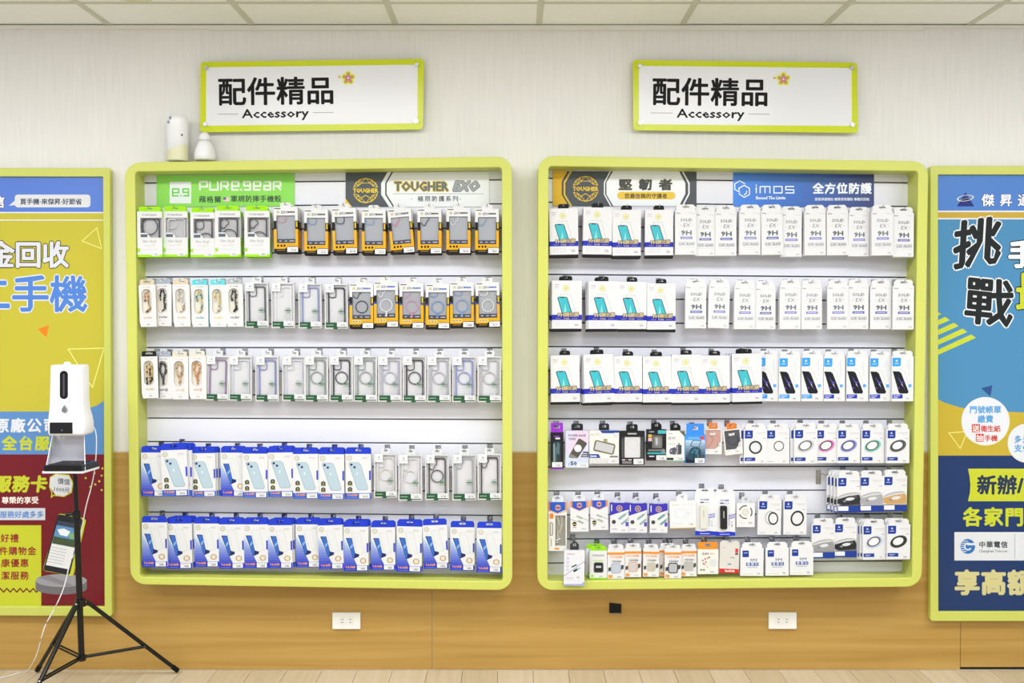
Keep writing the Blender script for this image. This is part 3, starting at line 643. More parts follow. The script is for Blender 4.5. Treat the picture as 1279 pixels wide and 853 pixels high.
def k_strap(tabc, cols, kind=0):
    w, h, t = 21.2, 52.8, .012; wn = rrect(3.3, 16, 15.8, 47.6, 6.1, 5)
    m = MB(); o = -w / 2
    # front face with a real oblong opening
    ou = []
    n = len(wn)
    cx, cy = 9.55, 31.8
    for a, b in wn:
        dx, dy = a - cx, b - cy; k = min(((w - cx) if dx > 0 else cx) / abs(dx) if abs(dx) > 1e-6 else 1e9, ((h - cy) if dy > 0 else cy) / abs(dy) if abs(dy) > 1e-6 else 1e9); ou.append((cx + dx * k, cy + dy * k))
    sc = lambda L: [((a + o) * U, b * U) for a, b in L]
    O_, I_ = sc(ou), sc(wn)
    for i in range(n):
        j = (i + 1) % n; m.face([(I_[i][0], 0, I_[i][1]), (I_[j][0], 0, I_[j][1]), (O_[j][0], 0, O_[j][1]), (O_[i][0], 0, O_[i][1])], PAPER)
        m.face([(I_[j][0], 0, I_[j][1]), (I_[i][0], 0, I_[i][1]), (I_[i][0], t * .8, I_[i][1]), (I_[j][0], t * .8, I_[j][1])], '#dfdcd2')
    # corners left by the radial bridge
    for cxn, cyn in ((0, 0), (w, 0), (w, h), (0, h)):
        near = sorted(range(n), key=lambda i: (ou[i][0] - cxn) ** 2 + (ou[i][1] - cyn) ** 2)[:2]
        a, b = ou[near[0]], ou[near[1]]
        L = sc([a, (cxn, cyn), b]); m.face([(q[0], .00002, q[1]) for q in L], PAPER)
    m.face([(q[0], t * .8, q[1]) for q in I_], '#e9e6dc')
    X0, X1, H = -w / 2 * U, w / 2 * U, h * U; S = PAPER
    for q in ([(X1, 0, 0), (X1, t, 0), (X1, t, H), (X1, 0, H)], [(X0, t, 0), (X0, 0, 0), (X0, 0, H), (X0, t, H)], [(X0, 0, H), (X1, 0, H), (X1, t, H), (X0, t, H)], [(X0, t, 0), (X1, t, 0), (X1, 0, 0), (X0, 0, 0)], [(X1, t, 0), (X0, t, 0), (X0, t, H), (X1, t, H)]): m.face(q, S if q[0][0] != X1 else tabc)
    b_ = MB(); rnd = random.Random(len(cols) * 7 + kind * 3 + sum(map(ord, cols[0])))
    if kind == 0: path = [(7, 33), (6.2, 38), (8, 45), (10.5, 45.8), (11.5, 40), (11, 34), (11.6, 28), (12, 22), (9, 19), (6.5, 18.3)]
    elif kind == 1: path = [(9.5, 18.5), (10, 24), (7.5, 30), (5, 37), (6.5, 44.5), (10, 45.5), (13, 40), (12, 33), (9.5, 27), (10.5, 20)]
    else: path = [(6.5, 17.5), (6.5, 24), (6.6, 31), (6.6, 38), (7, 45), (10, 45), (10.4, 38), (10.4, 31), (10.3, 24), (10.2, 18), (13, 24), (13, 34), (13, 43)]
    path = [(max(5.6, min(13.6, a)), max(19, min(44.4, b))) for a, b in path]
    for (ax, ay), (bx, by) in zip(path[:-1], path[1:]):
        l = math.hypot(bx - ax, by - ay); kk = max(1, int(l / 1.7))
        for i in range(kk):
            f = i / kk; b_.ball((((ax + (bx - ax) * f) + o + rnd.uniform(-.3, .3)) * U, .0045, (ay + (by - ay) * f) * U), rnd.uniform(.85, 1.35) * U, rnd.choice(cols), 6, 4, 1.1)
            if kind != 2 and rnd.random() < .7: b_.ball((((ax + (bx - ax) * f) + o + rnd.uniform(.9, 1.7)) * U, .0048, (ay + (by - ay) * f) * U), rnd.uniform(.7, 1.0) * U, rnd.choice(cols), 5, 3)
    p = Pr(U, w); p.text('TOUGHER', 4.4, 49.3, 2.2, cols[0], 0, w=11); p.text('unit@' if kind == 1 else 'vedar', 5.2, 10.2, 4.8, cols[0], .08, w=11); p.rect(6, 6.4, 16, 6.7, '#c5c6ca')
    return dict(w=w, h=h, t=t, th=6.8, tw=w - 2, behind=0, parts=[('carton', m.mesh('carton')), ('phone_strap', b_.mesh('phone_strap')), ('printing', p.mesh('printing')), ('price_sticker', barcode(6, 1.8, 14.5, 5.2, w)), ('hang_tab', tab(h, w - 3, 6.8, tabc, sw=9))])
BLUE = '#2340cf'
def k_blue(q=False):
    w, h, t = 30.8, 54.6, .011
    c = carton(w, h, t, [(0, h, PAPER, '#e6e7ea')]); p = Pr(U, w)
    if not q:
        n = 12
        for i in range(n):   # blue fade, printed
            f = i / (n - 1); y1 = 42 * (1 - i / n)
            col = '#%02x%02x%02x' % tuple(int(a + (b - a) * f) for a, b in zip((210, 230, 245), (42, 58, 190)))
            y0 = 42 * (1 - (i + 1) / n); p.poly([(0, y0), (0, y1), (20 * (1 - y1 / 42), y1), (20 * (1 - y0 / 42), y0)], col)
        p.L = 1; p.poly([(10, 47.5), (18.5, 47.8), (20, 46.5), (26, 22.5), (18, 20)], '#e3e6e9'); p.line([(10.2, 47.5), (19, 48), (20.2, 46.3), (26, 22.5), (18, 20)], .4, '#c9cdd2', True)
        p.L = 2; p.poly([(3, 41), (10.4, 40.8), (14.5, 22), (19.5, 20.5), (19, 17.8), (12, 14.8)], '#23306a'); p.L = 3
        p.poly([(4.2, 40.3), (10, 40.2), (14, 24), (13.2, 16.5), (11.8, 16)], '#3b6cc6'); p.L = 4; p.poly([(8, 30), (11.5, 34), (12.2, 31), (9, 27)], '#7fb2ea')
        p.L = 2; p.ring(24.2, 12.6, 2.6, 4, '#b9a27c', 20, .9); p.L = 3; p.disc(24.2, 12.6, 2.6, '#e7dccb', 14)
    else:
        p.poly([(3.8, 42.5), (5, 44.6), (16, 44.4), (18.6, 42), (27.6, 13), (26, 10.6), (15.8, 10.6), (13.8, 12)], '#9bb2c4'); p.L = 1
        p.poly([(4.8, 42.3), (5.8, 44), (15.7, 43.8), (18, 41.7), (26.8, 13.3), (25.6, 11.4), (16, 11.4), (14.4, 12.6)], '#b9cfdc:g')
        p.L = 2; p.disc(7.3, 41.6, 1.5, '#2c3553', 12); p.disc(11, 38.6, 1.5, '#2c4080', 12); p.poly([(14.4, 33), (15.6, 30), (14.3, 29), (13, 31)], '#d9e9f0')
        for y in (11.8, 19.3): p.L = 2; p.disc(5.5, y, 2.8, '#3c4238', 16); p.rect(2.7, y - 3, 8.4, y - 1.4, '#8b8348'); p.L = 3; p.disc(5.5, y + .3, 1.1, '#9aa38a', 10)
    p.L = 1; p.rect(0, 0, w, 6.8 if not q else 7.2, '#2438c8' if not q else '#3a62cc'); p.rect(28.5, 23, 30.6, 34.5, '#3848c8')
    p.L = 2; p.ring(5, 49.6, 2.4, 3.2, '#bdb78e', 18); p.text('鏡', 3.6, 48.4, 3, '#c9c4a2') ; p.rect(20, 50, 27, 50.5, '#c0a9b8'); p.rect(20, 48.6, 27, 49, '#b8bccc')
    p.L = 3; p.text('T.G.CASE', 2.2, 3.7, 3.4, '#e9a04a', .2, w=12); p.rect(2, 1.4, 14, 1.8, '#8fa2e8')
    c2 = tab(h, w - 1, 8, BLUE, sw=8, cham=2.2)
    return dict(w=w, h=h, t=t, th=8, tw=w - 1, behind=1, parts=[('carton', c), ('printing', p.mesh('printing')), ('price_sticker', barcode(16.5, .8, 29, 6.4, w)), ('hang_tab', c2)])
def k_glass():
    w, h, t = 36, 61, .009
    c = carton(w, h, t, [(0, 3, '#1d1e22', '#1d1e22'), (3, 13.5, PAPER, PAPER), (13.5, 19.8, '#2b33b4', '#2b33b4'), (19.8, h, PAPER, '#3a3f8c')]); p = Pr(U, w)
    for i in range(7):
        for j in range(5):
            p.rect(2 + i * 4.8, 20.5 + j * 2.3, 4.6 + i * 4.8, 21.6 + j * 2.3, '#e2e3e8')
    p.L = 1; p.line([(11, 41), (11, 45), (22, 45), (28, 24)], .35, '#b0b4ba')
    p.L = 2; p.poly([(6.5, 40), (8, 41.5), (17, 41.5), (18.8, 40.2), (25, 20), (12.5, 20)], '#3a4650'); p.L = 3; p.poly([(7.6, 39.6), (8.8, 40.8), (16.8, 40.8), (18, 39.6), (24, 20), (13.4, 20)], '#45bccb:g')
    p.L = 4; p.poly([(14, 20), (18.6, 20), (16, 33)], '#8bdcd8'); p.rect(10.3, 40.1, 15, 41.2, '#2a3a44')
    p.L = 5; p.text('9H', 6.5, 17.6, 6.2, '#d8c99a', .25, '#2c2c58', .7, w=8.5); p.L = 5; p.text('鋼化膜', 15.6, 18, 5.6, '#c4b48a', .25, '#2c2c58', .7, adv=5.6)
    p.L = 3; p.rect(5, 15.2, 11, 15.5, '#cfc9a8'); p.rect(24, 15.2, 31, 15.5, '#cfc9a8'); p.text('TOUGHER', 14, 14.6, 2, '#d8c98a', .05, w=7)
    for i in range(8):
        for j in range(4): p.rect(4.2 + i * 2 + (1 if i > 3 else 0), 6 + j * 1.7, 5.2 + i * 2 + (1 if i > 3 else 0), 6.6 + j * 1.7, '#c3cbd6')
    p.disc(17, 52, 4, '#d9d49c', 22); p.L = 4; p.ring(17, 52, 2.2, 3.1, '#efecc9', 18); p.rect(3, 55.6, 9, 56.1, '#d98a9c'); p.rect(3, 53.6, 8.6, 54, '#9aa6dc'); p.rect(3, 51.8, 7.6, 52.2, '#b6bccc')
    return dict(w=w, h=h, t=t, th=5.2, tw=13, behind=1, parts=[('carton', c), ('printing', p.mesh('printing')), ('price_sticker', barcode(24, 5.4, 33.4, 10.6, w)), ('hang_tab', tab(h, 13, 5.6, '#1c1d20', .003, sw=5, cham=1.6))])
def k_solid(bl='#6a6fc0', gr='#9096a0'):
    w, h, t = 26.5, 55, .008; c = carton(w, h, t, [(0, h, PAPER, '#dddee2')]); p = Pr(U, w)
    p.text('SOLiD', 6.6, 41.5, 5.2, gr, .12, w=14.5); p.text('EX', 9.6, 34.4, 6.4, gr, 0, w=8.6, slant=.2); p.rect(6.2, 36.6, 7.6, 37, gr); p.rect(19.8, 36.6, 21.2, 37, gr)
    p.text('9H', 7.2, 24.6, 7.8, gr, .4, w=13); p.rect(6.4, 19.4, 21.4, 22.4, bl); p.line([(4.6, 11.8), (24, 11.8), (24, 15.2), (4.6, 15.2)], .3, gr, True); p.text('2.5D GLASS', 5.2, 12.4, 3.2, gr, .1, w=18); p.rect(5, 9.2, 23.4, 9.5, '#c9cbd0')
    p.text('imos', 1.6, 51, 2.6, gr, .08, w=5); p.line([(17.5, 52.4), (21, 51.6), (25, 51)], .5, '#c3c6cc'); p.L = 1; p.rect(8, 20.5, 19.6, 21.2, '#dfe0f2')
    return dict(w=w, h=h, t=t, th=7, tw=w - 3, behind=1, parts=[('carton', c), ('printing', p.mesh('printing')), ('price_sticker', barcode(17, 1.4, 24.6, 5.4, w)), ('hang_tab', tab(h, w - 3, 7.4, PAPER, sw=8, cham=2.6))])
def k_pglass(bc):
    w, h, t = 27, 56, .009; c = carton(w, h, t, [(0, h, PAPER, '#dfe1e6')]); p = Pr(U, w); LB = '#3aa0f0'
    p.poly([(.6, 43.5), (9.5, 43.5), (11, 45), (11, 54.2), (.6, 54.2)], LB); p.line([(9.5, 40.5), (13, 40), (16.5, 36), (22.5, 14)], .5, '#c9ccd2')
    p.L = 1; p.poly([(.8, 37.6), (9, 37.2), (11.6, 35), (20.8, 11.8), (19.6, 9.6), (10.6, 9.6), (8.6, 11)], '#1c1e24:g')
    p.L = 2; p.poly([(6.6, 31.5), (12, 23.5), (16.6, 14), (13.6, 19), (10.4, 24)], '#6a5cc8'); p.poly([(10.6, 25), (15.4, 23.4), (11.4, 22.4)], '#5a55b8'); p.poly([(11.4, 22), (14.2, 17.4), (12.6, 21.8)], '#d8d4f2'); p.disc(8.6, 16.6, 1.1, '#6a3cb8', 8)
    p.disc(5.8, 50.4, 1.3, '#dcecfa', 10); p.rect(3.4, 46.6, 8.4, 47.4, '#cfe6fa'); p.rect(.6, 3.6, 13.4, 8.6, bc); p.poly(rrect(20.6, 17.5, 24.4, 21.3, .8, 2), '#55a8ee')
    p.rect(20.8, 38, 21.7, 51.5, '#c4daee'); p.rect(18.6, 42, 19, 51, '#d6d9de'); p.rect(20.8, 31, 21.6, 36.5, '#c4daee')
    p.L = 3; p.rect(1.8, 6.4, 10, 7.2, '#e6ecfa'); p.rect(2.2, 4.4, 7.4, 5.2, '#cfd8f4')
    return dict(w=w, h=h, t=t, th=6.4, tw=w - 3, behind=1, parts=[('carton', c), ('printing', p.mesh('printing')), ('price_sticker', barcode(14.4, 1.8, 22.4, 6, w)), ('hang_tab', tab(h, w - 3, 6.8, PAPER, sw=8, cham=2.2))])
NVY = '#24409a'
def k_lens(style, c1='#2a2c30', c2='#55585e', bar='#24409a'):
    w, h, t = 28.4, 42.5, .008
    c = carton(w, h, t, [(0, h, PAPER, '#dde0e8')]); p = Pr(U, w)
    p.poly([(1.2, 31), (9.6, 31), (11, 32.6), (11, 41), (1.2, 41)], NVY); p.rect(15, 37.2, 26.6, 38, '#c4c7ce'); p.rect(17.5, 35.4, 26.6, 35.9, '#d2d4d9'); p.rect(23, 30.4, 26.6, 31.4, '#b6b9c0')
    p.L = 1; p.disc(6, 37.6, 1.2, '#c9d2ee', 10); p.rect(3.6, 34, 8.6, 34.8, '#c3cdea')
    if style == 'flat': p.ring(14.2, 20, 6, 8.2, c1, 30); p.disc(14.2, 20, 6, '#e2e3e6', 20); p.L = 2; p.poly([(10, 17), (12, 15.4), (18, 23.5), (16.6, 24.6)], '#efeff1')
    elif style == 'thin': p.ring(15.6, 21.6, 5.3, 6.4, c1, 30)
    elif style == 'tilt':
        p.disc(13.8, 20.2, 11, '#dcdde1', 28, 6.2, 22); p.L = 2; p.ring(14.2, 21.6, 7.4, 10.6, c1, 32, .66, 22); p.L = 3; p.ring(13.6, 22, 6.6, 8.6, c2, 32, .66, 22); p.L = 2; p.disc(13.6, 22, 6.6, '#eeeef0', 24, 4.4, 22)
    elif style == 'oval': p.ring(17, 20, 6.2, 8.2, c1, 32, 1.18, -15); p.disc(17, 20, 6.2, '#e4e5e8', 22, 7.3, -15)
    elif style == 'twin': p.ring(15.5, 20.5, 5.6, 7, '#b9bcc2', 30, 1.25, 6); p.L = 2; p.ring(18.6, 20, 4.7, 6.2, c1, 30, 1.28, 4); p.disc(18.6, 20, 4.7, '#e9eaec', 20, 6, 4)
    elif style == 'photo':
        n = 7
        for i in range(n):
            f = i / (n - 1); col = '#%02x%02x%02x' % tuple(int(a + (b - a) * f) for a, b in zip((238, 238, 240), [int(c2[k:k + 2], 16) for k in (1, 3, 5)]))
            yb = 7.6; y1 = 24 - i * 2.3; p.poly([(.2, yb + (n - 1 - i) * 1.0), (w - .2, yb + (n - 1 - i) * 1.4), (w - .2, y1 + 2.5), (.2, y1 - 4 if y1 - 4 > yb else yb)], col); p.L += .3
        p.L = 3; p.disc(13, 20, 13, '#b9bbbf', 26, 3, 12); p.L = 3.5; p.disc(14, 18.6, 12, '#dcdde0', 26, 2.2, 12)
        p.L = 4; p.poly([(.3, 10), (8, 8.4), (27, 10), (28, 16), (26, 21), (14, 19.6), (.3, 15.5)], c1); p.L = 5; p.disc(15.6, 16.2, 9, '#dfe0e3', 24, 3.2, 8); p.L = 6; p.ring(15.4, 15.8, 5.4, 9.6, c1, 24, .36, 8); p.L = 7; p.disc(9, 13.2, 2, '#8a8d92', 10, 1.2); p.disc(22, 17.6, 2, c2, 10, 1.2)
        p.L = 8; p.rect(0, 0, w, 7.6, NVY); p.L = 9; p.rect(1, 1.6, 13.5, 7, '#e9ebf0')
        st = barcode(15, .9, 27.6, 6.6, w)
    p.L = 1 if style != 'photo' else 9
    if style != 'photo': p.rect(1, 3.2, 14, 7.6, bar) if style not in ('thin', 'twin', 'oval') else p.rect(2, 2.2, 9, 2.8, '#9fb0dc'); st = barcode(17.4, 1.4, 25.4, 5, w)
    p.L += 1
    if style in ('flat', 'tilt'): p.rect(3, 5.4, 9.6, 6, '#c9d2ee'); p.rect(3, 4.2, 8, 4.7, '#a9b6e0')
    return dict(w=w, h=h, t=t, th=6.4, tw=w - 3, behind=1, parts=[('carton', c), ('printing', p.mesh('printing')), ('price_sticker', st), ('hang_tab', tab(h, w - 4, 7, PAPER, sw=8, cham=2.4))])
def plain(w, h, t, segs, th, tw, tc, draw, sticker=None, win=None, inside='#b9bbc0', sw=6, extra=None, cham=1.6, behind=0, ty=.0006):
    c = carton(w, h, t, segs, win, inside); p = Pr(U, w); draw(p)
    parts = [('carton', c), ('printing', p.mesh('printing'))]
    if extra: parts += extra
    if win: parts.append(('window_film', film(w, win)))
    if sticker: parts.append(('price_sticker', barcode(*sticker, w)))
    if th: parts.append(('hang_tab', tab(h, tw, th, tc, ty, sw=sw, cham=cham)))
    return dict(w=w, h=h, t=t, th=th, tw=tw, behind=behind, parts=parts)
def k_watch(colr, face='#c9ccd2'):
    def d(p):
        p.rect(0, 30, 21, 33.2, '#f0963c'); p.text('TOUGHER', 3, 26, 4, '#ee9a52', .15, w=15.5); p.rect(6, 23.6, 15, 24, '#c0c1c4'); p.text('手錶保護殼', 5, 20.8, 2.4, '#6b6e73', .05, adv=2.5)
        p.poly([(1, 9), (5, 10.5), (5, 15), (1, 14)], '#4a4e50'); p.poly([(16.5, 11), (20, 12.8), (20, 17.6), (16.5, 16.8)], '#4a4e50')
        p.L = 1; p.poly(rrect(4.2, 6.6, 16.8, 20, 3, 4), colr); p.L = 2; p.poly(rrect(5.4, 7.8, 15.6, 18.8, 2.2, 4), face); p.L = 1; p.rect(1.2, 1, 6, 5, '#ef9a50')
    return plain(21, 37, .012, [(0, 33.4, PAPER, '#e8b890'), (33.4, 37, PAPER, PAPER)], 5.5, 18, PAPER, d, (8.5, .9, 19, 4.6), sw=8)
def cable_print(p, w, h, c1):
    p.L = 1; p.line([(0, h * .52), (w * .62, h * .36)], .5, '#55585c'); p.line([(w * .45, h * .62), (w, h * .46)], .5, '#6a6d70')
    p.L = 2; p.line([(w * .38, h * .64), (w * .62, h * .56)], 2.4, c1); p.line([(w * .45, h * .44), (w * .68, h * .36)], 2.6, c1)
    p.disc(w * .22, h * .32, 2.8, '#2c2a22', 16); p.L = 3; p.rect(w * .1, h * .29, w * .34, h * .33, '#d6c05a'); p.rect(3, 5, 7, 5.6, '#55585c')
def k_cable_orange():
    w, h = 22.6, 38
    def d(p):
        p.rect(0, 26, w, h, PAPER); p.L = 1; p.poly([(2.5, h), (20, h), (20, 30), (w / 2, 26.6), (2.5, 30)], '#3059c8'); p.line([(.4, 31), (2.6, 30), (w / 2, 26), (20, 30), (22.2, 31)], .8, '#f08c34')
        p.rect(.2, 30.5, 2.4, h, '#f08c34'); p.rect(20.2, 30.5, 22.4, h, '#f08c34'); p.L = 2; facet_logo(p, w / 2, 33, 2.8, '#e8a05a', False); cable_print(p, w, 30, '#a9b2aa')
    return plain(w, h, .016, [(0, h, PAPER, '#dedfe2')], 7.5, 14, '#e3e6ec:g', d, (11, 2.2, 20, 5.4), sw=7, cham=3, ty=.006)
def k_cable_blue(c1='#7fa3a4'):
    w, h = 23, 37
    def d(p):
        p.poly([(0, h), (w, h), (w, 29), (0, 21.6)], '#4038b8'); p.L = 1; p.ring(11.5, 30.5, 2.6, 3.9, '#c4a872', 18); p.disc(11.5, 30.5, 1.6, '#c4a872', 8); p.rect(1.2, 27, 2.4, 35.2, '#e4e4f4')
        p.line([(22.6, 26), (16, 20.5)], .6, '#8a9a9a'); p.line([(22.6, 19), (18, 13)], .6, '#8a9a9a'); p.L = 2; p.line([(18.6, 23), (11.4, 17.6)], 2.8, c1); p.line([(21, 16.4), (14.4, 11)], 2.6, c1)
        p.disc(4.6, 13.6, 2.6, '#45484c', 12); p.rect(2, 4.2, 8.6, 4.9, '#5a58c0'); p.poly(rrect(19.2, 8, 22.8, 13.6, .6, 2), '#5a50c4')
    return plain(w, h, .018, [(0, 22, PAPER, '#4038a8'), (22, h, PAPER, '#4038b8')], 8, 13, '#d5dae6:g', d, (11, 2, 20, 5.2), sw=6, cham=3, ty=.008)
def k_magwallet(colr, ring=False):
    w, h = 21.5, 31
    def d(p):
        p.L = 30; p.text('MOFT', 6.6, 23.4, 4, '#e9e4e0', .3, w=7); p.L = 1
        p.poly([(0, 0), (w, 0), (w, 15), (18.5, 14.5), (16.5, 10), (13.5, 6.4), (0, 6.4)], '#eceae6'); p.L = 2; p.rect(16.4, 8.6, 17.1, 13.4, '#77736f'); p.rect(18.6, 9, 19.2, 13, '#77736f'); p.ring(4.6, 3, 1.6, 2, '#b9b5b0', 10, 1, 0, 0, 180)
    ex = []
    m = MB(); a, b = (1.6 - w / 2) * U, (20 - w / 2) * U; m.box(a, .002, 6 * U, b, .0035, 29.4 * U, colr); 
    if ring: m.ringprism([(x * U, y * U) for x, y in circ(.3, 18, 5, 20)], [(x * U, y * U) for x, y in circ(.3, 18, 7.4, 20)], .0012, .0021, '#3c4247')
    else: m.prism([(-6 * U, 29 * U), (-4.6 * U, 29 * U), (1 * U, 18 * U), (-5 * U, 7 * U), (-6 * U, 7.6 * U), (-.6 * U, 18 * U)], .0012, .0021, '#c08f82')
    ex.append(('magnetic_wallet', m.mesh('magnetic_wallet')))
    return plain(w, h, .006, [(0, 1.2, '#ee7a2c', '#ee7a2c'), (1.2, h, '#eeecea', '#e2e0de')], 7.5, 11, '#f07f2a', d, (9, 1.6, 18.6, 5.6), win=(1.4, 6, 20.2, 29.8), inside='#d8d5d2', extra=ex, sw=4, cham=.8)

# ---------------- placing packages ----------------
CNT = {}
HOOKMESH = {}
def hook(x, z, y0, y1, label, gz):
    """chrome peg hook: bracket in the slat groove, rod through the tabs, raised tip"""
    L = round(abs(y1 - y0), 3)
    if L not in HOOKMESH:
        m = MB(); m.box(-.011, -.0028, -.013, .011, -.0012, .0125, CHROME); m.box(-.011, -.0028, .0105, .011, .006, .0125, CHROME); br = m.mesh('bracket')
        m = MB(); m.tube([(0, -.002, -.003), (0, -L + .004, -.003), (0, -L + .0005, .0005), (0.0015, -L - .0015, .008)], .0019, CHROME, 7); HOOKMESH[L] = (br, m.mesh('rod'))
    t = thing('peg_hook', label, 'hook', (x, y0, z + .003), 'chrome peg hooks on the slatwall displays')
    b, r = HOOKMESH[L]; link('bracket', b, t); link('rod', r, t)
    return t
PROTO = {}
def place(kind, look, cat, name, cx, top, bot, roll=0, row='', n=1, d=.105, behind=None, group=None, hk=True, where=None, beh_look=None, fan=0):
    K = kind
    if d < .12 and (cx < 194 or cx > 1118 or 600 < cx < 626): d = .121
    zt, zb = P(cx, top, -d).z, P(cx, bot, -d).z; H = zt - zb; s = H / (K['h'] * U)
    c = P(cx, (top + bot) / 2, -d); r = R(roll)
    base = Vector((c.x + math.sin(r) * H / 2, -d, c.z - math.cos(r) * H / 2))
    loc = where or '%s box, %s' % (ORD[n], row)
    g = group or 'boxed phone accessories hanging on the two displays'
    tt = thing(name, look + ', ' + loc, cat, base, g)
    tt.rotation_euler = (0, -r, 0); tt.scale = (s, s, s)
    for pn, me in K['parts']: link(pn, me, tt)
    nb = K['behind'] if behind is None else behind
    dd = d; rnd = random.Random(int(cx * 10) + int(top))
    for i in range(nb):
        dd -= K['t'] * s + .0035
        if dd - K['t'] * s < .027: break
        b2 = thing(name, '%s %s behind %s' % (beh_look or 'similar box', ('directly', 'two back', 'three back')[i], loc), cat, base + Vector((rnd.uniform(-.002, .002), 0, 0)), g)
        b2.location.y = -dd; rr = r * .3 + R(rnd.uniform(-.5, .5)); b2.rotation_euler = (0, -rr, 0); b2.scale = (s, s, s)
        b2.location.x = c.x + math.sin(rr) * H / 2 + rnd.uniform(-.002, .002) + fan * (i + 1) * .0033; b2.location.z = c.z - math.cos(rr) * H / 2 - (rnd.uniform(.0, .004) if bot < 700 else 0)
        for pn, me in K['parts']:
            if pn in ('carton', 'printing', 'hang_tab'): link(pn, me, b2)
    if hk and K['th']:
        slot = (K['h'] + K['th'] * .57) * U * s
        hx_, hz = base.x - math.sin(r) * slot, base.z + math.cos(r) * slot
        hook(hx_, hz, SY, -d - .012, 'chrome peg hook carrying ' + loc, None)
    return tt
def K(fn, *a, **k):
    key = (fn.__name__,) + tuple(map(str, a)) + tuple(sorted((x, str(y)) for x, y in k.items()))
    if key not in PROTO: PROTO[key] = fn(*a, **k)
    return PROTO[key]
LD, RD = 'left display', 'right display'
CB = 'phone_case_box'
# left display, row 1
row = 'top row, ' + LD
for n, (x, tp, bt, cut, rg, look) in enumerate(((187, 264.2, 321, 'none', (15, 38, 10.4, 0), 'slim case box with large ring'), (218.8, 264, 320.8, 'square', None, 'slim case box with plain clear case'),
    (253.2, 265.3, 321.2, 'square', (19, 22, 9, 0), 'slim case box with square camera hole'), (284.5, 263.3, 320.8, 'clover', (17, 25, 9.5, 0), 'slim case box with flap'), (321, 263.4, 320.6, 'clover', (18, 22, 9.5, 0), 'slim case box with clover hole')), 1):
    colr = '#d4d5d9' if n == 2 else '#3c3e44'
    place(K(k_slim, cut, rg, colr), 'white and lime ' + look, 'box', CB, x, tp, bt, 0, row, n, .105 if n != 4 else .108, beh_look='white and lime case box')
for n, (x, tp, bt, rl, colr, cut, look) in enumerate(((357, 258.6, 315.6, .6, '#d8a0b0', 'square', 'pale pink camera rim'), (394.8, 261.6, 318, 0, '#6f9fd8', 'square', 'pale blue camera rim'), (430.2, 260, 317.4, 1.6, '#2a2c30', 'square', 'black camera rim'),
    (466.8, 261.6, 318, 0, '#79b0e0', 'square', 'sky blue camera rim'), (500.8, 260.8, 316.6, 5, '#e07f98', 'wave', 'pink rim, hanging tilted'), (536.4, 260.6, 317, .4, '#2c2d33', 'wave', 'black wavy camera rim'), (572.6, 259.8, 316.8, 0, '#eceef2', 'wave', 'white wavy camera rim'), (608.3, 260.8, 316.8, 0, '#7fb4da', 'wave', 'light blue wavy rim')), 6):
    place(K(k_rugged, colr, cut), 'yellow rugged case box with ' + look, 'box', CB, x, tp, bt, rl, row, n, .105, behind=2, beh_look='yellow rugged case box')
# row 2
row = 'second row, ' + LD
for n, (x, tp, bt, rl, tc, cols, kd, look) in enumerate(((184.4, 355.8, 408.2, 1.2, '#dccdb4', ['#c8966a', '#d8b48c', '#8a5a3c', '#f0dcc0'], 0, 'tan bead'), (203.8, 354.7, 407.3, -.5, '#a9b1c1', ['#3c4048', '#55595f', '#2c2e34'], 0, 'dark grey bead'), (226.6, 355.2, 408, 1.3, '#e0d0b6', ['#d8b08a', '#c9c9cc', '#b98a60', '#f0efe9'], 0, 'beige and silver bead'),
    (249.6, 355.8, 408.2, .3, '#5fd6e4', ['#2e9c98', '#d6d2c0', '#1f7f80', '#e8d9a0'], 0, 'teal bead'), (272.2, 355.8, 408.2, .3, '#66dbe6', ['#e2cf6a', '#8f949c', '#d9d9dc', '#f0e4a0'], 0, 'yellow and grey bead'), (293, 354.8, 408, .6, '#b9bdc2', ['#3b3e44', '#5b5f66', '#2a2c30'], 0, 'charcoal bead')), 1):
    place(K(k_strap, tc, tuple(cols), kd), look + ' phone strap in white box', 'box', 'phone_strap_box', x, tp, bt, rl, row, n, .105 + .0006 * (n % 2))
for n, (x, tp, bt, colr, cut, look) in enumerate(((320.6, 353, 408.8, '#4b4f5c', 'open', 'dark grey frame'), (353.3, 353.2, 409.2, '#f0f1f4', 'open', 'colourless frame'), (387.2, 354.2, 409.8, '#8f95cc', 'open', 'lavender frame'), (420, 354.6, 410.4, '#23252b', 'open', 'black frame')), 7):
    place(K(k_clear, colr, cut), 'clear boxed phone case with ' + look, 'box', CB, x, tp, bt, .4, row, n, .1)
for n, (x, tp, bt, rl, colr, cut, st, look) in enumerate(((451.4, 354.2, 410.4, 0, '#24262c', 'wave', 0, 'black'), (482, 351.8, 408.8, .4, '#f4f5f8', 'wave', 6, 'white'), (514, 353.6, 410.2, 0, '#d99ab8', 'wave', 6, 'pink'), (546.4, 354.8, 410.6, -.3, '#6d96d8', 'square', 6, 'blue'), (577, 352.8, 409.2, 0, '#7aa2e2', 'square', 6, 'light blue'), (609.2, 352.6, 408.8, 1.2, '#f2f2ee', 'square', 0, 'pearl white')), 11):
    place(K(k_rugged, colr, cut, True, st), 'yellow rugged case box with %s magnet ring' % look, 'box', CB, x, tp, bt, rl, row, n, .105, behind=1, beh_look='yellow magnetic case box')
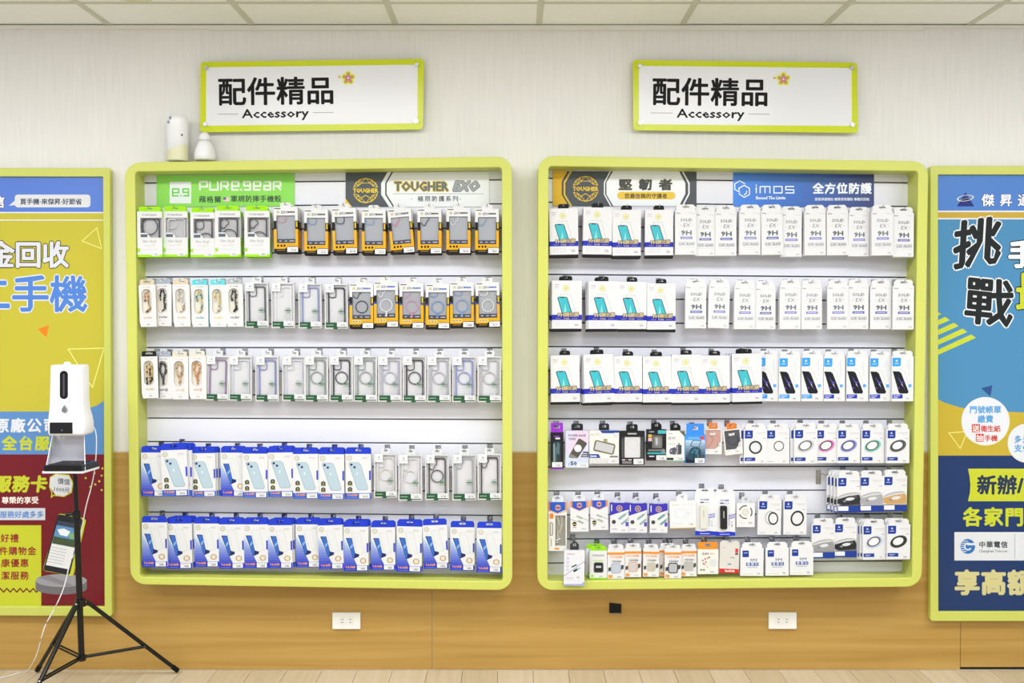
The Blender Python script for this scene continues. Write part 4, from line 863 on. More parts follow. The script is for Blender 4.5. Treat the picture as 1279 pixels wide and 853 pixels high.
# row 3
row = 'third row, ' + LD
for n, (x, tp, bt, rl, tc, cols, kd, look) in enumerate(((187, 445.2, 497.4, 1.2, '#1d1d1f', ['#c89a50', '#2c221c', '#e2c27a', '#57402c'], 2, 'leopard gold and black'), (204.2, 445.6, 498.2, -.3, '#a9b3c2', ['#4b4f57', '#63676f', '#3a3d44'], 1, 'slate loop'), (224.6, 445.8, 498.8, 0, '#e2dcc6', ['#d9bf8e', '#c9c4b4', '#c07a5a'], 1, 'thin gold chain'), (246.8, 445, 498.4, .4, '#e8e0cd', ['#d79a6a', '#c88652', '#e8c49a'], 1, 'copper chain')), 1):
    place(K(k_strap, tc, tuple(cols), kd), look + ' phone strap in white box', 'box', 'phone_strap_box', x, tp, bt, rl, row, n, .105 + .0006 * (n % 2))
GG = '#8c9a94'
for n, (x, tp, bt, rl, colr, rg, look) in enumerate(((271.4, 444.6, 500, -1.6, '#9a7ba6', 0, 'mauve frame'), (300.2, 445, 500.2, -.4, '#d9dbe6', 0, 'pale colourless frame'), (333.4, 445, 500.8, 0, '#858fce', 0, 'periwinkle frame'), (366.8, 445, 500.4, 0, '#dadce8', 0, 'faint lilac frame'), (395.2, 444.8, 501, 0, GG, 1, 'sage frame and ring'),
    (426.2, 444.8, 501.2, 0, '#26262e', 1, 'black frame and ring'), (456.3, 444.8, 501.4, 0, '#93a39d', 1, 'grey-green frame and ring'), (487, 445, 501.6, 0, '#b7b7cc', 1, 'lilac ring'), (517.6, 445, 501.8, 0, '#23232b', 1, 'jet black frame and ring'), (548.2, 445.2, 501.8, 0, '#b5b6c0', 1, 'silver ring'), (579.6, 445.2, 502, 0, '#8a96d2', 1, 'blue-violet frame and ring'), (611.2, 445, 502, 0, '#bcbdc0', 1, 'pale grey ring')), 5):
    place(K(k_clear, colr, 'open', rg), 'clear boxed phone case with ' + look, 'box', CB, x, tp, bt, rl, row, n, .1 + (.001 if n % 2 else 0))
# row 4
row = 'fourth row, ' + LD
for n, (x, tp, bt, rl, q, d) in enumerate(((191.8, 565.2, 619.8, 0, 0, .098), (218, 562, 619.4, 1.8, 1, .134), (253.8, 566, 620.2, .8, 1, .105), (291.2, 565.4, 619.8, 0, 0, .096), (318.6, 566.6, 621.6, 0, 1, .11), (350.6, 565.2, 620.6, .8, 1, .104), (381.8, 567, 622.8, .5, 1, .11), (414, 567.4, 623.8, 0, 1, .105), (447.4, 567, 623.2, 0, 1, .105)), 1):
    place(K(k_blue, bool(q)), 'blue-topped box picturing %s' % ('pale blue phone back' if q else 'dark phone and clear case'), 'box', CB, x, tp, bt, rl, row, n, d, behind=2 if n in (2, 3, 6, 8) else 1, beh_look='blue-topped case box', fan={2: 3.6, 3: 2}.get(n, .6))
for n, (x, tp, bt, colr, cut, rg, look) in enumerate(((481.3, 566.8, 621.4, '#dcdcde', 'open', 1, 'faint frame and ring'), (512.4, 568, 625, '#e2e3e6', 'wave', 1, 'colourless frame and ring'), (545.8, 567.8, 624.2, '#3e4046', 'wave', 1, 'black frame and ring'), (579.8, 567.8, 624.6, '#aeb4be', 'pill', 0, 'grey-blue frame'), (611.3, 567, 624, '#3c3e44', 'pill', 0, 'charcoal frame')), 10):
    place(K(k_clear, colr, cut, rg), 'clear boxed phone case with ' + look, 'box', CB, x, tp, bt, .2, row, n, .1)
# row 5
row = 'bottom row, ' + LD
for n, (x, tp, bt, rl, d) in enumerate(((193, 652.6, 708, 0, .105), (224, 654, 710, .2, .105), (258, 654, 708, .2, .105), (289.2, 655, 710, .5, .105), (319.4, 655, 709.4, .3, .104), (350, 656, 709.6, .2, .105), (384.6, 655, 708.4, .4, .098), (413, 656, 710.6, 1.9, .111), (444.6, 658, 713, .2, .105), (478.4, 658.6, 712, .2, .105), (511, 657.6, 714, -1.4, .106), (544, 655.8, 710, 1.8, .105), (577.6, 658.6, 712.4, -.2, .105), (611, 659.6, 714.6, -.5, .105)), 1):
    place(K(k_blue, False), 'blue and white box picturing dark phone', 'box', CB, x, tp, bt, rl, row, n, d, behind=2 if n in (2, 6, 9) else 1 if n not in (1, 12, 13, 14) else 0, beh_look='blue and white case box', fan=1.8 if n in (2, 6) else 1)
# ---- right display
SPB = 'screen_protector_box'
row = 'top row, ' + RD
for n, (x, tp, bt, rl) in enumerate(((704.2, 260.3, 321, 1), (746.4, 259.2, 320.8, -1), (782.8, 262, 322.2, 0), (823.2, 262, 321.8, .2)), 1):
    place(K(k_glass), 'white glass protector box picturing teal phone', 'box', SPB, x, tp, bt, rl, row, n, .105, behind=2, beh_look='protector box')
for n, (x, tp, bt, rl, d, bl_) in enumerate(((856.6, 262.8, 318, .3, .112, 0), (880.4, 265, 319.6, 0, .1, 1), (906.6, 264.2, 319.4, .2, .105, 1), (936.6, 263, 318.2, 0, .107, 0), (964.2, 263, 318.2, 1.2, .112, 1), (988, 265.2, 320.6, .2, .101, 0), (1018, 263.4, 318.8, .6, .105, 0), (1046, 263.4, 318.8, .8, .107, 1), (1072.6, 265.8, 320, 0, .105, 0), (1102, 263.4, 319, .8, .131, 0), (1128.2, 266.2, 320.8, .2, .1, 1)), 5):
    place(K(k_solid, '#5a60b4' if bl_ else '#8085cc', '#5f656f' if bl_ else '#747c88'), 'slim white 9H glass protector box', 'box', SPB, x, tp, bt, rl, row, n, d, beh_look='slim white box', behind=2)
row = 'second row, ' + RD
for n, (x, tp, bt, rl) in enumerate(((708, 350.4, 413.6, 0), (753.4, 351.2, 413.8, 0), (789.4, 352, 414, 0), (826, 354, 414.4, .2)), 1):
    place(K(k_glass), 'white glass protector box picturing teal phone', 'box', SPB, x, tp, bt, rl, row, n, .105, behind=2 if n < 3 else 1, beh_look='protector box', fan=-1.4 if n < 3 else 0)
for n, (x, tp, bt, rl, d, bl_) in enumerate(((869, 355.8, 410, 0, .105, 1), (898, 355.6, 409.8, -1.3, .106, 0), (930, 357.2, 411, .1, .108, 0), (955.8, 358.2, 411.2, .1, .1, 1), (987, 356.4, 411, 0, .108, 0), (1013.6, 357, 411.2, .4, .102, 0), (1046.4, 356.6, 411, .3, .108, 0), (1071.6, 356.2, 411, .1, .1, 1), (1100, 356.8, 411, .2, .105, 1), (1128.4, 356.8, 411.4, .2, .105, 1)), 5):
    place(K(k_solid, '#5a60b4' if bl_ else '#8085cc', '#5f656f' if bl_ else '#747c88'), 'slim white 9H glass protector box', 'box', SPB, x, tp, bt, rl, row, n, d, beh_look='slim white box')
row = 'third row, ' + RD
for n, (x, tp, bt, rl, d) in enumerate(((706, 443.6, 505, .9, .105), (748, 442.4, 505.6, 1.8, .109), (784.2, 444.4, 505, .6, .105), (820.8, 445, 505.4, .6, .107), (857.4, 443, 506, .3, .107), (893.2, 444, 505.6, .5, .105), (933, 441.6, 504.8, 1.2, .11)), 1):
    place(K(k_glass), 'white glass protector box picturing teal phone', 'box', SPB, x, tp, bt, rl, row, n, d, behind=2 if n in (2, 7) else 1, beh_look='protector box', fan={2: -2, 7: -2.6, 4: -1.2}.get(n, 0))
for n, (x, bc) in enumerate(((958.6, 0), (986.4, 0), (1014.4, 0), (1042, 1), (1070.8, 1), (1099.6, 1), (1127.6, 1)), 8):
    place(K(k_pglass, '#2438b8' if bc else '#3a9cf0'), 'white protector box picturing black phone, %s label' % ('navy' if bc else 'light blue'), 'box', SPB, x, 445 + (n % 2) * .6, 501.2, .2, row, n, .105 if n > 8 else .094, beh_look='white protector box')
row = 'fourth row, ' + RD
def d1(p):
    p.rect(4, 40.4, 11, 41.8, '#8a3cc0'); p.rect(6, 37.4, 11, 39.4, '#e9e9ec'); p.disc(10.6, 38.4, 1.2, '#e9e9ec'); p.disc(10.8, 8, 2, '#8c35c8', 14)
    p.L = 1; p.poly(rrect(2.6, 6.5, 12.4, 35, 2, 3), '#2e3a40:g'); p.L = 2; p.poly([(3.4, 8), (5.4, 8), (5.4, 33), (3.4, 31)], '#8aa4a8'); p.poly([(7.4, 20), (10.8, 18), (11.4, 32), (8, 34)], '#56707a'); p.poly([(6, 10), (7, 10), (7.4, 28), (6.2, 28)], '#5f7880')
place(plain(16, 46, .02, [(0, 1.6, '#8d2fc6', '#8d2fc6'), (1.6, 46, '#1d1c22:g', '#19181c')], 12, 15, '#9a36d0', d1, (1.6, 2.6, 14.4, 8.8), sw=7, cham=.8), 'tall black box with purple hang flap', 'box', 'charger_box', 695.8, 540, 586, .3, row, 1, .105)
def d2(p):
    p.poly([(0, 20), (28.8, 30), (28.8, 46), (12, 46)], '#e3cfe6'); p.poly([(0, 0), (28.8, 0), (28.8, 8), (0, 18)], '#cfdcf2'); p.L = 1; p.text('POWER BANK', 3.4, 38.6, 4, '#6b6478', .1, w=22); p.text('行動電源', 3.6, 34.4, 3.2, '#75708a', .05, w=9)
    p.poly([(4, 14), (16, 35.6), (18, 36.2), (26, 31), (26.4, 29), (15, 11.6), (5, 12)], '#57544c:g'); p.poly([(4, 14), (5, 12), (15, 11.6), (13, 14), (7, 17)], '#8b857a'); p.L = 2; p.disc(15.4, 24, 4.6, '#eceef2', 24); p.poly([(19, 13), (28.6, 13), (28.6, 20), (22, 20)], '#4b5568')
    p.text('50', 6.6, 3, 6.6, '#3c4460', .3, w=7.4); p.text('⚡', 2, 3, 5, '#3c4460') ; p.L = 3; p.rect(21, 17, 27, 18, '#d9dde6'); p.rect(21, 14.4, 27, 15.4, '#d9dde6')
place(plain(28.8, 46, .018, [(0, 46, '#d7d6ee', '#c4c6de')], 8.5, 14.5, '#26272b', d2, (15, 1, 27.6, 5.6), sw=6, ty=.008), 'lilac power bank box', 'box', 'power_bank_box', 720.8, 537.8, 584, -.3, row, 2, .105)
def d3(p):
    p.poly([(13, 41.5), (37, 41.5), (37, 38.6), (35, 38.6), (32, 38), (16, 38)], '#2c4a9c'); p.text('ALTI', 1, 35, 4, '#b9b39a', .1, w=11); p.disc(32.5, 35.5, 3.4, '#d9d9d6', 16)
    p.poly([(0, 7), (14, 7), (11.6, 12), (0, 12)], '#2c4a9c'); p.rect(25.4, 7.6, 35.6, 9.8, '#7b7c80'); p.rect(0, 0, 37, 6.6, '#d9d9da')
    p.L = 1; p.poly(rrect(17.5, 26, 22.4, 31.2, 1, 2), '#a39a7c'); p.poly([(4.8, 17.6), (5.6, 15.8), (28, 11), (30.4, 12), (32.6, 22), (31.4, 24.6), (9, 29.6), (6.6, 28.4)], '#a9a084:m'); p.L = 2; p.poly([(6.4, 18), (28.4, 12.6), (30.8, 22.6), (9, 28)], '#c6c8cd:g')
    p.text('5000', 1, 8, 3.6, '#dfe6f8', .2, w=8)
place(plain(36.8, 41.5, .02, [(0, 41.5, '#ecebe6', '#d8d6cf')], 8.5, 13, '#26272b', d3, (24, .8, 35.6, 6), sw=5, ty=.008), 'white and blue power bank box', 'box', 'power_bank_box', 754.6, 537.6, 579, 0, row, 3, .105)
def d4(p):
    p.rect(10, 38, 21, 39.8, '#b4b5b8'); p.rect(3, 5.6, 7, 7, '#d9d9dc'); p.rect(8, 5.6, 10, 7, '#d04038'); p.rect(11, 5.6, 15, 7, '#d9d9dc'); p.rect(3, 1.6, 15.6, 4.6, '#55585c'); p.L = 1; p.rect(3.6, 2, 15, 2.6, '#b0b2b6'); p.rect(3.6, 3.4, 14, 4, '#b0b2b6')
m = MB(); m.prism([((x - 15.6) * U, y * U) for x, y in rrect(6.4, 9, 25.6, 35.8, 1.4, 3)], .003, .008, '#e6e6e8:g'); m.ringprism([((x - 15.6) * U, y * U) for x, y in circ(16, 25.5, 6.6, 24)], [((x - 15.6) * U, y * U) for x, y in circ(16, 25.5, 7, 24)], .0027, .0032, '#d0d0d4')
place(plain(31.2, 42, .022, [(0, 42, '#222327', '#1c1d20')], 8.5, 14.5, '#202125', d4, (17.4, 1, 29.6, 7.6), win=(2.4, 9, 29.6, 35), inside='#6a6b70', extra=[('charging_pad', m.mesh('charging_pad'))], sw=5, ty=.01), 'black window box with white charging pad', 'box', 'charger_box', 789.6, 538.6, 580.6, 0, row, 4, .105)
def d5(p):
    p.rect(14, 33.5, 24, 37.6, '#4ab8c4'); p.disc(3.8, 35.8, .9, '#4ab8c4', 8); p.rect(5, 35.4, 9, 36.2, '#d9dcdf'); p.rect(1.8, 29, 6.4, 32.6, '#d8b25a'); p.rect(1.8, 24, 6.4, 28.4, '#e4b8b8'); p.poly([(2, 11.6), (20, 11.6), (20, 14), (2, 14)], '#77797e'); p.rect(1, 8, 24, 10.2, '#3fa8b4'); p.disc(20.6, 12, 2.6, '#85898e', 12); p.rect(3, 4.6, 9.4, 6, '#d0d2d6')
m = MB(); m.prism([((x - 12.2) * U, y * U) for x, y in rrect(9.4, 17.4, 15.6, 30, 3, 4)], .003, .008, '#8d9094:g'); m.prism([((x - 12.2) * U, y * U) for x, y in rrect(11.3, 19.4, 13.7, 28, 1.1, 3)], .0022, .003, '#c6c8cc')
place(plain(24.4, 38.5, .02, [(0, 38.5, '#1f2024', '#17181b')], 9, 13, '#17181b', d5, (12, .6, 24, 6.6), win=(6.8, 15.6, 19.4, 32), inside='#a8a79c', extra=[('usb_charger', m.mesh('usb_charger'))], sw=4, cham=3.4, ty=.008), 'black and teal window box with grey charger', 'box', 'charger_box', 820, 536.6, 575.2, 0, row, 5, .105)
def d6(p):
    p.rect(2, 33.6, 8, 34.6, '#b4b6ba'); p.text('45W', 2, 26.6, 5, '#77787c', .05, w=9.5); p.rect(2, 20.6, 11, 21.4, '#b8b2c8'); p.poly([(16, 37.4), (22.8, 37.4), (22.8, 30)], '#5a6048'); p.rect(.6, 1, 9, 4, '#34383a'); p.rect(0, 0, 23, .9, '#8fd8a0')
    p.poly(rrect(12.4, 8, 19, 20, 1.4, 3), '#4b4c58:g'); p.rect(14.6, 20, 17, 22.4, '#8a8b90'); p.poly([(3.6, 11), (5, 8.4), (11.6, 7.6), (12.4, 15), (11, 17.4), (4.4, 15)], '#5a5b68:g'); p.L = 1; p.rect(13.4, 9, 14.6, 19, '#a9aab4'); p.disc(6, 12.4, 1.4, '#a08cc8', 10)
place(plain(23, 37.6, .02, [(0, 37.6, '#ecebe8', '#dcdbd8')], 9, 13, '#17181b', d6, (10.4, 1, 22.4, 5), sw=4, cham=3.4, ty=.008), 'white charger box marked 45W', 'box', 'charger_box', 843.8, 538, 575.6, 0, row, 6, .105)
def d7(p):
    n = 8
    for i in range(n):
        f = i / (n - 1); p.rect(.8, 29 - (i + 1) * 3.6, 25, 29 - i * 3.6, '#%02x%02x%02x' % tuple(int(a + (b - a) * f) for a, b in zip((175, 208, 238), (22, 34, 50))))
    p.L = 1; p.line([(7, 22), (9.6, 28.2), (20, 28), (17, 18)], .8, '#2e3a46', True); p.poly([(5, 14), (8, 19), (15, 20.5), (20, 17), (20.6, 9), (14, 5), (6, 4), (3.4, 8)], '#2b4b5c:g'); p.L = 2; p.poly([(7, 13), (12, 18.6), (17.5, 16.6), (14, 11)], '#417088'); p.line([(12, 15), (10, 3)], 1.6, '#1d3442'); p.line([(15, 15), (17, 4)], 1.2, '#56809a'); p.disc(21.4, 31.6, 2.3, '#e04040', 14); p.rect(4, 30.4, 18, 32.4, '#7ab6f0')
place(plain(25.4, 35.4, .024, [(0, 35.4, '#3d96ee', '#2d7fd8')], 14, 22, '#3d8df2', d7, (12.5, .4, 24.6, 6.2), sw=7, cham=.5), 'blue phone mount box with tall blue flap', 'box', 'phone_mount_box', 868.2, 543, 578.4, 0, row, 7, .11)
place(k_magwallet('#d3a497'), 'pink magnetic wallet in window pack, orange tab', 'box', 'magnetic_wallet_pack', 890.6, 535.8, 567.2, 0, row, 8, .1)
place(k_magwallet('#4b5157', True), 'dark grey magnetic wallet in tilted pack, orange tab', 'box', 'magnetic_wallet_pack', 915.4, 536, 567.6, 6.5, row, 9, .106, behind=1, beh_look='wallet pack')
LPB = 'lens_ring_box'
for n, (x, st, a, b, look, d) in enumerate(((943.6, 'flat', '#3b4544', '#000', 'flat black ring', .106), (971.4, 'thin', '#3a3c40', '#000', 'thin black ring', .102), (1006.4, 'tilt', '#c6c7cb', '#6a6d74', 'tilted silver ring', .108), (1032.4, 'tilt', '#df86c2', '#5b5a60', 'tilted pink ring', .098), (1060, 'tilt', '#8088da', '#5b5a66', 'tilted violet ring', .106), (1090, 'tilt', '#7cc4b4', '#56605e', 'tilted mint ring', .106), (1121.6, 'tilt', '#5b5d5e', '#4a4c4e', 'tilted dark grey ring', .106)), 10):
    place(K(k_lens, st, a, b), 'white lens protector box with ' + look, 'box', LPB, x, 536 - (.5 if n == 12 else 0), 579 - (.6 if n > 12 else 0), .3, row, n, d, beh_look='white lens protector box', fan={10: -4, 11: 1.5, 12: -3.5}.get(n, -1.2), behind=1)
row = 'short fifth row, ' + RD
for n, (x, tp, bt, a, b, look) in enumerate(((1060.4, 595.4, 639.6, '#33353a', '#555555', 'black camera rings'), (1088.6, 594.8, 639, '#a9abb0', '#b0b0b4', 'silver camera rings'), (1118, 594, 638.2, '#caa26a', '#c9b48e', 'gold camera rings')), 1):
    place(K(k_lens, 'photo', a, b), 'white box picturing ' + look, 'box', LPB, x, tp, bt, 0, row, n, .106, behind=3 if n == 1 else 1, beh_look='lens protector box', fan=-3 if n == 1 else 0)
v = P(1022, 589, SY)
t = thing('peg_hook', 'empty steel peg hook with long plate in the right display', 'hook', (v.x, SY, v.z), 'chrome peg hooks on the slatwall displays')
m = MB(); m.box(-.010, -.0028, -.052, .010, -.0012, .006, '#a9aaa4:m'); m.obj('bracket', t); m = MB(); m.tube([(0, -.002, 0), (.004, -.08, -.002), (.008, -.095, .0), (.012, -.1, .008)], .002, CHROME, 8); m.obj('rod', t)
row = 'sixth row, ' + RD
def dc1(p):
    p.poly([(1.5, 61), (21, 61), (21, 51), (11.5, 47), (1.5, 51)], '#2f5cc8'); p.rect(0, 50, 1.8, 61, '#f08c34'); p.rect(21.2, 50, 23, 61, '#f08c34'); p.L = 1; p.line([(.4, 50), (11.5, 46.4), (22.6, 50)], .8, '#f08c34'); facet_logo(p, 12, 54, 3, '#e8a05a', False)
    p.poly(rrect(1.6, 40, 6.6, 47, 2, 3), '#f0883a'); p.poly(rrect(1.8, 19, 5.8, 35.6, 1.6, 3), '#4b4a48'); p.L = 2; p.poly(rrect(2.6, 19.8, 5, 34.8, 1.1, 3), '#dcdbd6'); p.rect(8, 1.6, 13.4, 4, '#f09a54'); p.rect(3.4, 6, 4.2, 15, '#8a8a88')
m = MB()
for k, (a, b) in enumerate((((9.6, 44), (12, 36)), ((12, 44), (14, 30)), ((15, 45), (17, 32)), ((18, 44), (15, 26)))):
    m.tube([((a[0] - 11.5) * U, .006, a[1] * U), ((b[0] - 11.5 + .6) * U, .004, b[1] * U), ((b[0] - 12 - k * .8) * U, .006, 20 * U), ((10 - 11.5 + k * 1.4) * U, .006, 12 * U)], .0016, '#d5cfc0', 6)
m.tube([(-.006, .006, 12.5 * U), (.012, .005, 15 * U)], .003, '#dfe0e0', 7); m.tube([(-.006, .006, 9.5 * U), (.004, .005, 11 * U)], .0025, '#dfe0e0', 7)
place(plain(23, 61, .014, [(0, 61, '#edebe6', '#d9d8d4')], 8, 14, '#dde4ee:g', dc1, win=(8.6, 6.4, 21.4, 44.4), inside='#a9a89e', extra=[('charging_cable', m.mesh('charging_cable'))], sw=7, cham=3, ty=.006), 'tall cable box with silver coiled cable window', 'box', 'cable_box', 696.4, 627, 688, 0, row, 1, .108)
place(K(k_cable_orange), 'orange-edged white cable box', 'box', 'cable_box', 723.8, 626, 664, .6, row, 2, .106)
place(K(k_cable_orange), 'orange-edged white cable box', 'box', 'cable_box', 748.4, 624.8, 661.8, .8, row, 3, .106)
for n, x in enumerate((773.6, 796.8, 822.6), 4): place(K(k_cable_blue, '#8fb0b4' if n < 6 else '#6f9ca2'), 'violet-cornered white cable box', 'box', 'cable_box', x, 628.4 + (n - 4) * .6, 665.4, 0, row, n, .106)
def dc7(p):
    p.rect(3, 28.6, 12, 29.6, '#d9cf9a'); p.poly(rrect(4, 12, 28, 26, 3, 3), '#e4e8ec'); p.L = 1; p.disc(13, 18, 5.4, '#eef1f4:g', 26); p.L = 2; p.ring(13, 18, 4.9, 5.3, '#cfd6dc', 26); p.rect(21.6, 18.4, 23.4, 19, '#8a9098')
    for x in (19, 23, 27): p.rect(x, 28.6, x + .7, 31, '#c4c7cc')
    p.rect(3, 6, 16, 6.6, '#c9cbd0'); p.rect(3, 4, 14, 4.4, '#c9cbd0')
place(plain(32, 34, .018, [(0, 1, '#d8a838', '#d8a838'), (1, 34, '#efeef0', '#dddcdf')], 8, 13, '#f0f2f6:g', dc7, (20.6, 3.4, 29.8, 7), sw=5, cham=2.4, ty=.006), 'white square wireless charger box, tilted', 'box', 'charger_box', 852.8, 625.6, 660, 1.8, row, 7, .11)
def blister(colr, lookc):
    w, h = 25, 52.5
    def d(p):
        p.text('TOUGHER', 6.5, 43.4, 3, '#4a48b0', .1, w=11); p.rect(6.4, 40.4, 11, 41.8, '#33343a')
        for x in (12.6, 14.8, 17): p.disc(x, 41, .6, '#6a68d0', 8)
        for y in (26, 24, 22): p.line([(17, y - .4), (20, y), (24.6, y + 1)], .9, '#4448c0')
        p.rect(17.4, 12, 17.9, 21, '#6a68c8'); p.poly([(0, 0), (25, 0), (25, 4.4), (18, 5.4), (8, 4.6), (0, 6)], '#2a3ac8'); p.L = 1; p.rect(6, 1.6, 18, 2.4, '#c9d0f4')
    m = MB(); m.prism([((x - 12.5) * U, y * U) for x, y in rrect(6, 9, 14.4, 38, 1.6, 4)], -.012, -.0008, colr); m.prism([((x - 12.5) * U, y * U) for x, y in rrect(9.6, 23, 10.8, 32, .5, 2)], -.0124, -.012, '#b9bcb8')
    K_ = plain(w, h, .003, [(0, h, '#ecedf1', '#dfe0e6')], 6, 22, '#ecedf1', d, (19.2, 9, 22, 20), sw=8, cham=2, extra=[('usb_adapter', m.mesh('usb_adapter'))])
    return K_
place(blister('#dfe0d6:g', 0), 'carded long white adapter with blue foot', 'box', 'adapter_pack', 880.6, 616, 668.4, .6, row, 8, .1)
place(blister('#232427:g', 0), 'carded long black adapter with blue foot', 'box', 'adapter_pack', 905.6, 617, 669.2, .8, row, 9, .1)
def dc10(p):
    p.L = 1; p.disc(11, 18.6, 5.2, '#e2dfd6', 20); p.rect(1.6, 5.6, 10, 6.2, '#cfd0d4'); p.rect(1.6, 3.4, 10, 3.8, '#cfd0d4'); p.rect(1.6, 8, 8, 8.5, '#cfd0d4'); p.L = 2; p.ring(11, 18.6, 2.8, 3.1, '#c9b9a2', 16)
    for a in (100, 220, 340): p.ring(11, 18.6, 7.2, 8.6, '#4b4f54', 10, 1, 0, a - 20, a + 62)
place(plain(22.4, 29.8, .01, [(0, 29.8, '#ececee', '#dbdbdd')], 8, 10, '#d9dde4:g', dc10, (12, 3.6, 20.4, 7.6), sw=4, cham=1, ty=.004), 'small square white box with broken black ring', 'box', 'magnet_ring_box', 931.4, 628.4, 658.2, 0, row, 10, .1)
place(K(k_lens, 'twin', '#2c3038'), 'white lens protector box with twin rings', 'box', LPB, 961.2, 624.6, 667.8, -1, row, 11, .108, beh_look='lens protector box')
place(K(k_lens, 'oval', '#2f3236'), 'white lens protector box with black oval ring', 'box', LPB, 993, 624.6, 667.6, 0, row, 12, .108, behind=2, beh_look='lens protector box')
row = 'lower right cluster, ' + RD
place(K(k_lens, 'photo', '#9a9c9e', '#8f9090'), 'box with grey camera ring photo', 'box', LPB, 1028.2, 654.4, 697.2, .2, row, 1, .106, beh_look='lens protector box')
place(K(k_lens, 'photo', '#2c2e30', '#6a6b6c'), 'box with black camera ring photo', 'box', LPB, 1056, 653.4, 695.6, 0, row, 2, .098, beh_look='lens protector box')
place(K(k_lens, 'tilt', '#c3cbe6', '#565a66'), 'white box with pale blue tilted ring', 'box', LPB, 1092, 655.6, 698.8, 1.2, row, 3, .107, behind=3, beh_look='lens protector box', fan=-2.2)
place(K(k_lens, 'tilt', '#303234', '#3c3e40'), 'white box with black tilted ring', 'box', LPB, 1122.4, 655, 698.4, 0, row, 4, .107, behind=2, beh_look='lens protector box', fan=-1.6)
# bottom row
row = 'bottom row, ' + RD
def db1(p):
    p.text('totu', 3.4, 39, 3.4, '#e08a6a', .1, w=6); p.text('co', 9.6, 39, 3.4, '#7ab88a', .1, w=4)
    for y in (34.4, 29.6, 24.8, 20): p.ring(4.6, y, 1.1, 1.5, '#7a88a8', 12)
    p.line([(.2, 12), (25.6, 31)], .5, '#3f4a50'); p.rect(3, 9.6, 12, 10.2, '#a9aebb'); p.rect(3, 7.4, 11, 7.9, '#e0a890'); p.poly([(0, 0), (25.8, 0), (25.8, 6), (22, 2.4), (0, 2)], '#a8b0d4')
    p.L = 1; p.line([(10, 23.6), (15.4, 26.2)], 1.6, '#2d3b40'); p.line([(12.6, 18.4), (17, 21)], 2.6, '#2d4048'); p.line([(17, 21), (20, 22.2)], 2, '#9fc4c8')
place(plain(25.6, 44.6, .016, [(0, 2.2, '#a8b0d4', '#9aa2c8'), (2.2, 44.6, '#e6e7f0', '#d0d2e0')], 11, 11, '#3a3b40', db1, (13.4, 9, 21, 13), sw=4, cham=4, ty=.006), 'pale lilac cable box with diagonal cable print', 'box', 'cable_box', 717.2, 687.2, 731.6, -.8, row, 1, .152)
def db2(p):
    G = '#9be31c'; p.text('PUREGEAR', 3, 28.6, 3, '#8a8c90', .1, w=15); p.rect(4.4, 22.6, 17.4, 23.6, G); p.disc(3.4, 4, 1.6, G, 12); p.poly(rrect(5, 8, 17.2, 21, 2.4, 4), '#3e4044:g'); p.L = 1; p.poly(rrect(7, 10, 15.4, 19.2, 1.4, 3), '#1e1f22:g'); p.rect(8, 14, 14.4, 16.6, '#c9ccd0')
GB = lambda: plain(21.8, 35.5, .016, [(0, 1.6, '#9be31c', '#9be31c'), (1.6, 35.5, PAPER, PAPER)], 6.2, 20, '#9be31c', db2, (8.6, 2.4, 17.6, 5.2), sw=8, cham=2.4)
gb = GB()
place(gb, 'lime and white watch case box', 'box', 'watch_case_box', 747.4, 687.8, 723.2, 0, row, 2, .108)
g2 = dict(gb); b2 = place(g2, 'lime and white watch case box', 'box', 'watch_case_box', 742.4, 685, 719.8, 0, row, 0, .074, hk=False, where='behind and left of second box, ' + row)
for n, (x, tp, bt, rl, colr, fc, d, look) in enumerate(((769.4, 686, 723, 0, '#a9b8d4', '#c3c7d2', .108, 'pale blue'), (790.6, 684.8, 721, .5, '#d6ab98', '#cfc8c8', .104, 'rose'), (813.2, 685.4, 720.4, -.8, '#d8d0bc', '#c4bfb6', .104, 'beige'), (833.6, 683.6, 719.6, 0, '#c9c4bc', '#c4c0bc', .088, 'half-hidden cream'), (840.6, 686, 722.5, 0, '#2e3034', '#b9bbc2', .11, 'black'), (860.2, 684.6, 719.8, .4, '#c2beb4', '#bdbbb8', .1, 'grey')), 3):
    place(K(k_watch, colr, fc), 'white and orange watch case box, %s case' % look, 'box', 'watch_case_box', x, tp, bt, rl, row, n, d, behind=1 if n in (3, 4, 5) else 0, beh_look='watch case box')
def db9(p):
    p.text('Qubii', 5, 24.4, 4.4, '#4a4c50', .1, w=8.6); p.text('duo', 15, 24.4, 4, '#e08a6a', .05, w=5); p.poly([(15, 10), (21, 9), (24, 12), (23.6, 18), (18, 19), (15, 16)], '#dcdfe2')
    for x, y, c in ((5, 16, '#c98a78'), (8, 18, '#b97a5a'), (11, 19, '#d0a080'), (6, 12, '#b06a60'), (9, 14, '#c4907c'), (13, 20, '#a8785c'), (8, 11, '#d8b0a4')): p.poly(rrect(x, y, x + 2.4, y + 2, .4, 1), c)
    p.rect(3, 4.4, 5.4, 6.2, '#55585c'); p.rect(6.4, 4.4, 8.6, 6.2, '#55585c'); p.disc(12, 9, .7, '#e06a5a', 8)
place(plain(25.6, 31, .018, [(0, 31, '#efece6', '#dedbd4')], 9, 24, '#f0932a', db9, (12.4, 1.6, 22, 5), sw=8, cham=.6), 'white box with orange flap', 'box', 'adapter_box', 884.4, 686, 717, .4, row, 9, .108)
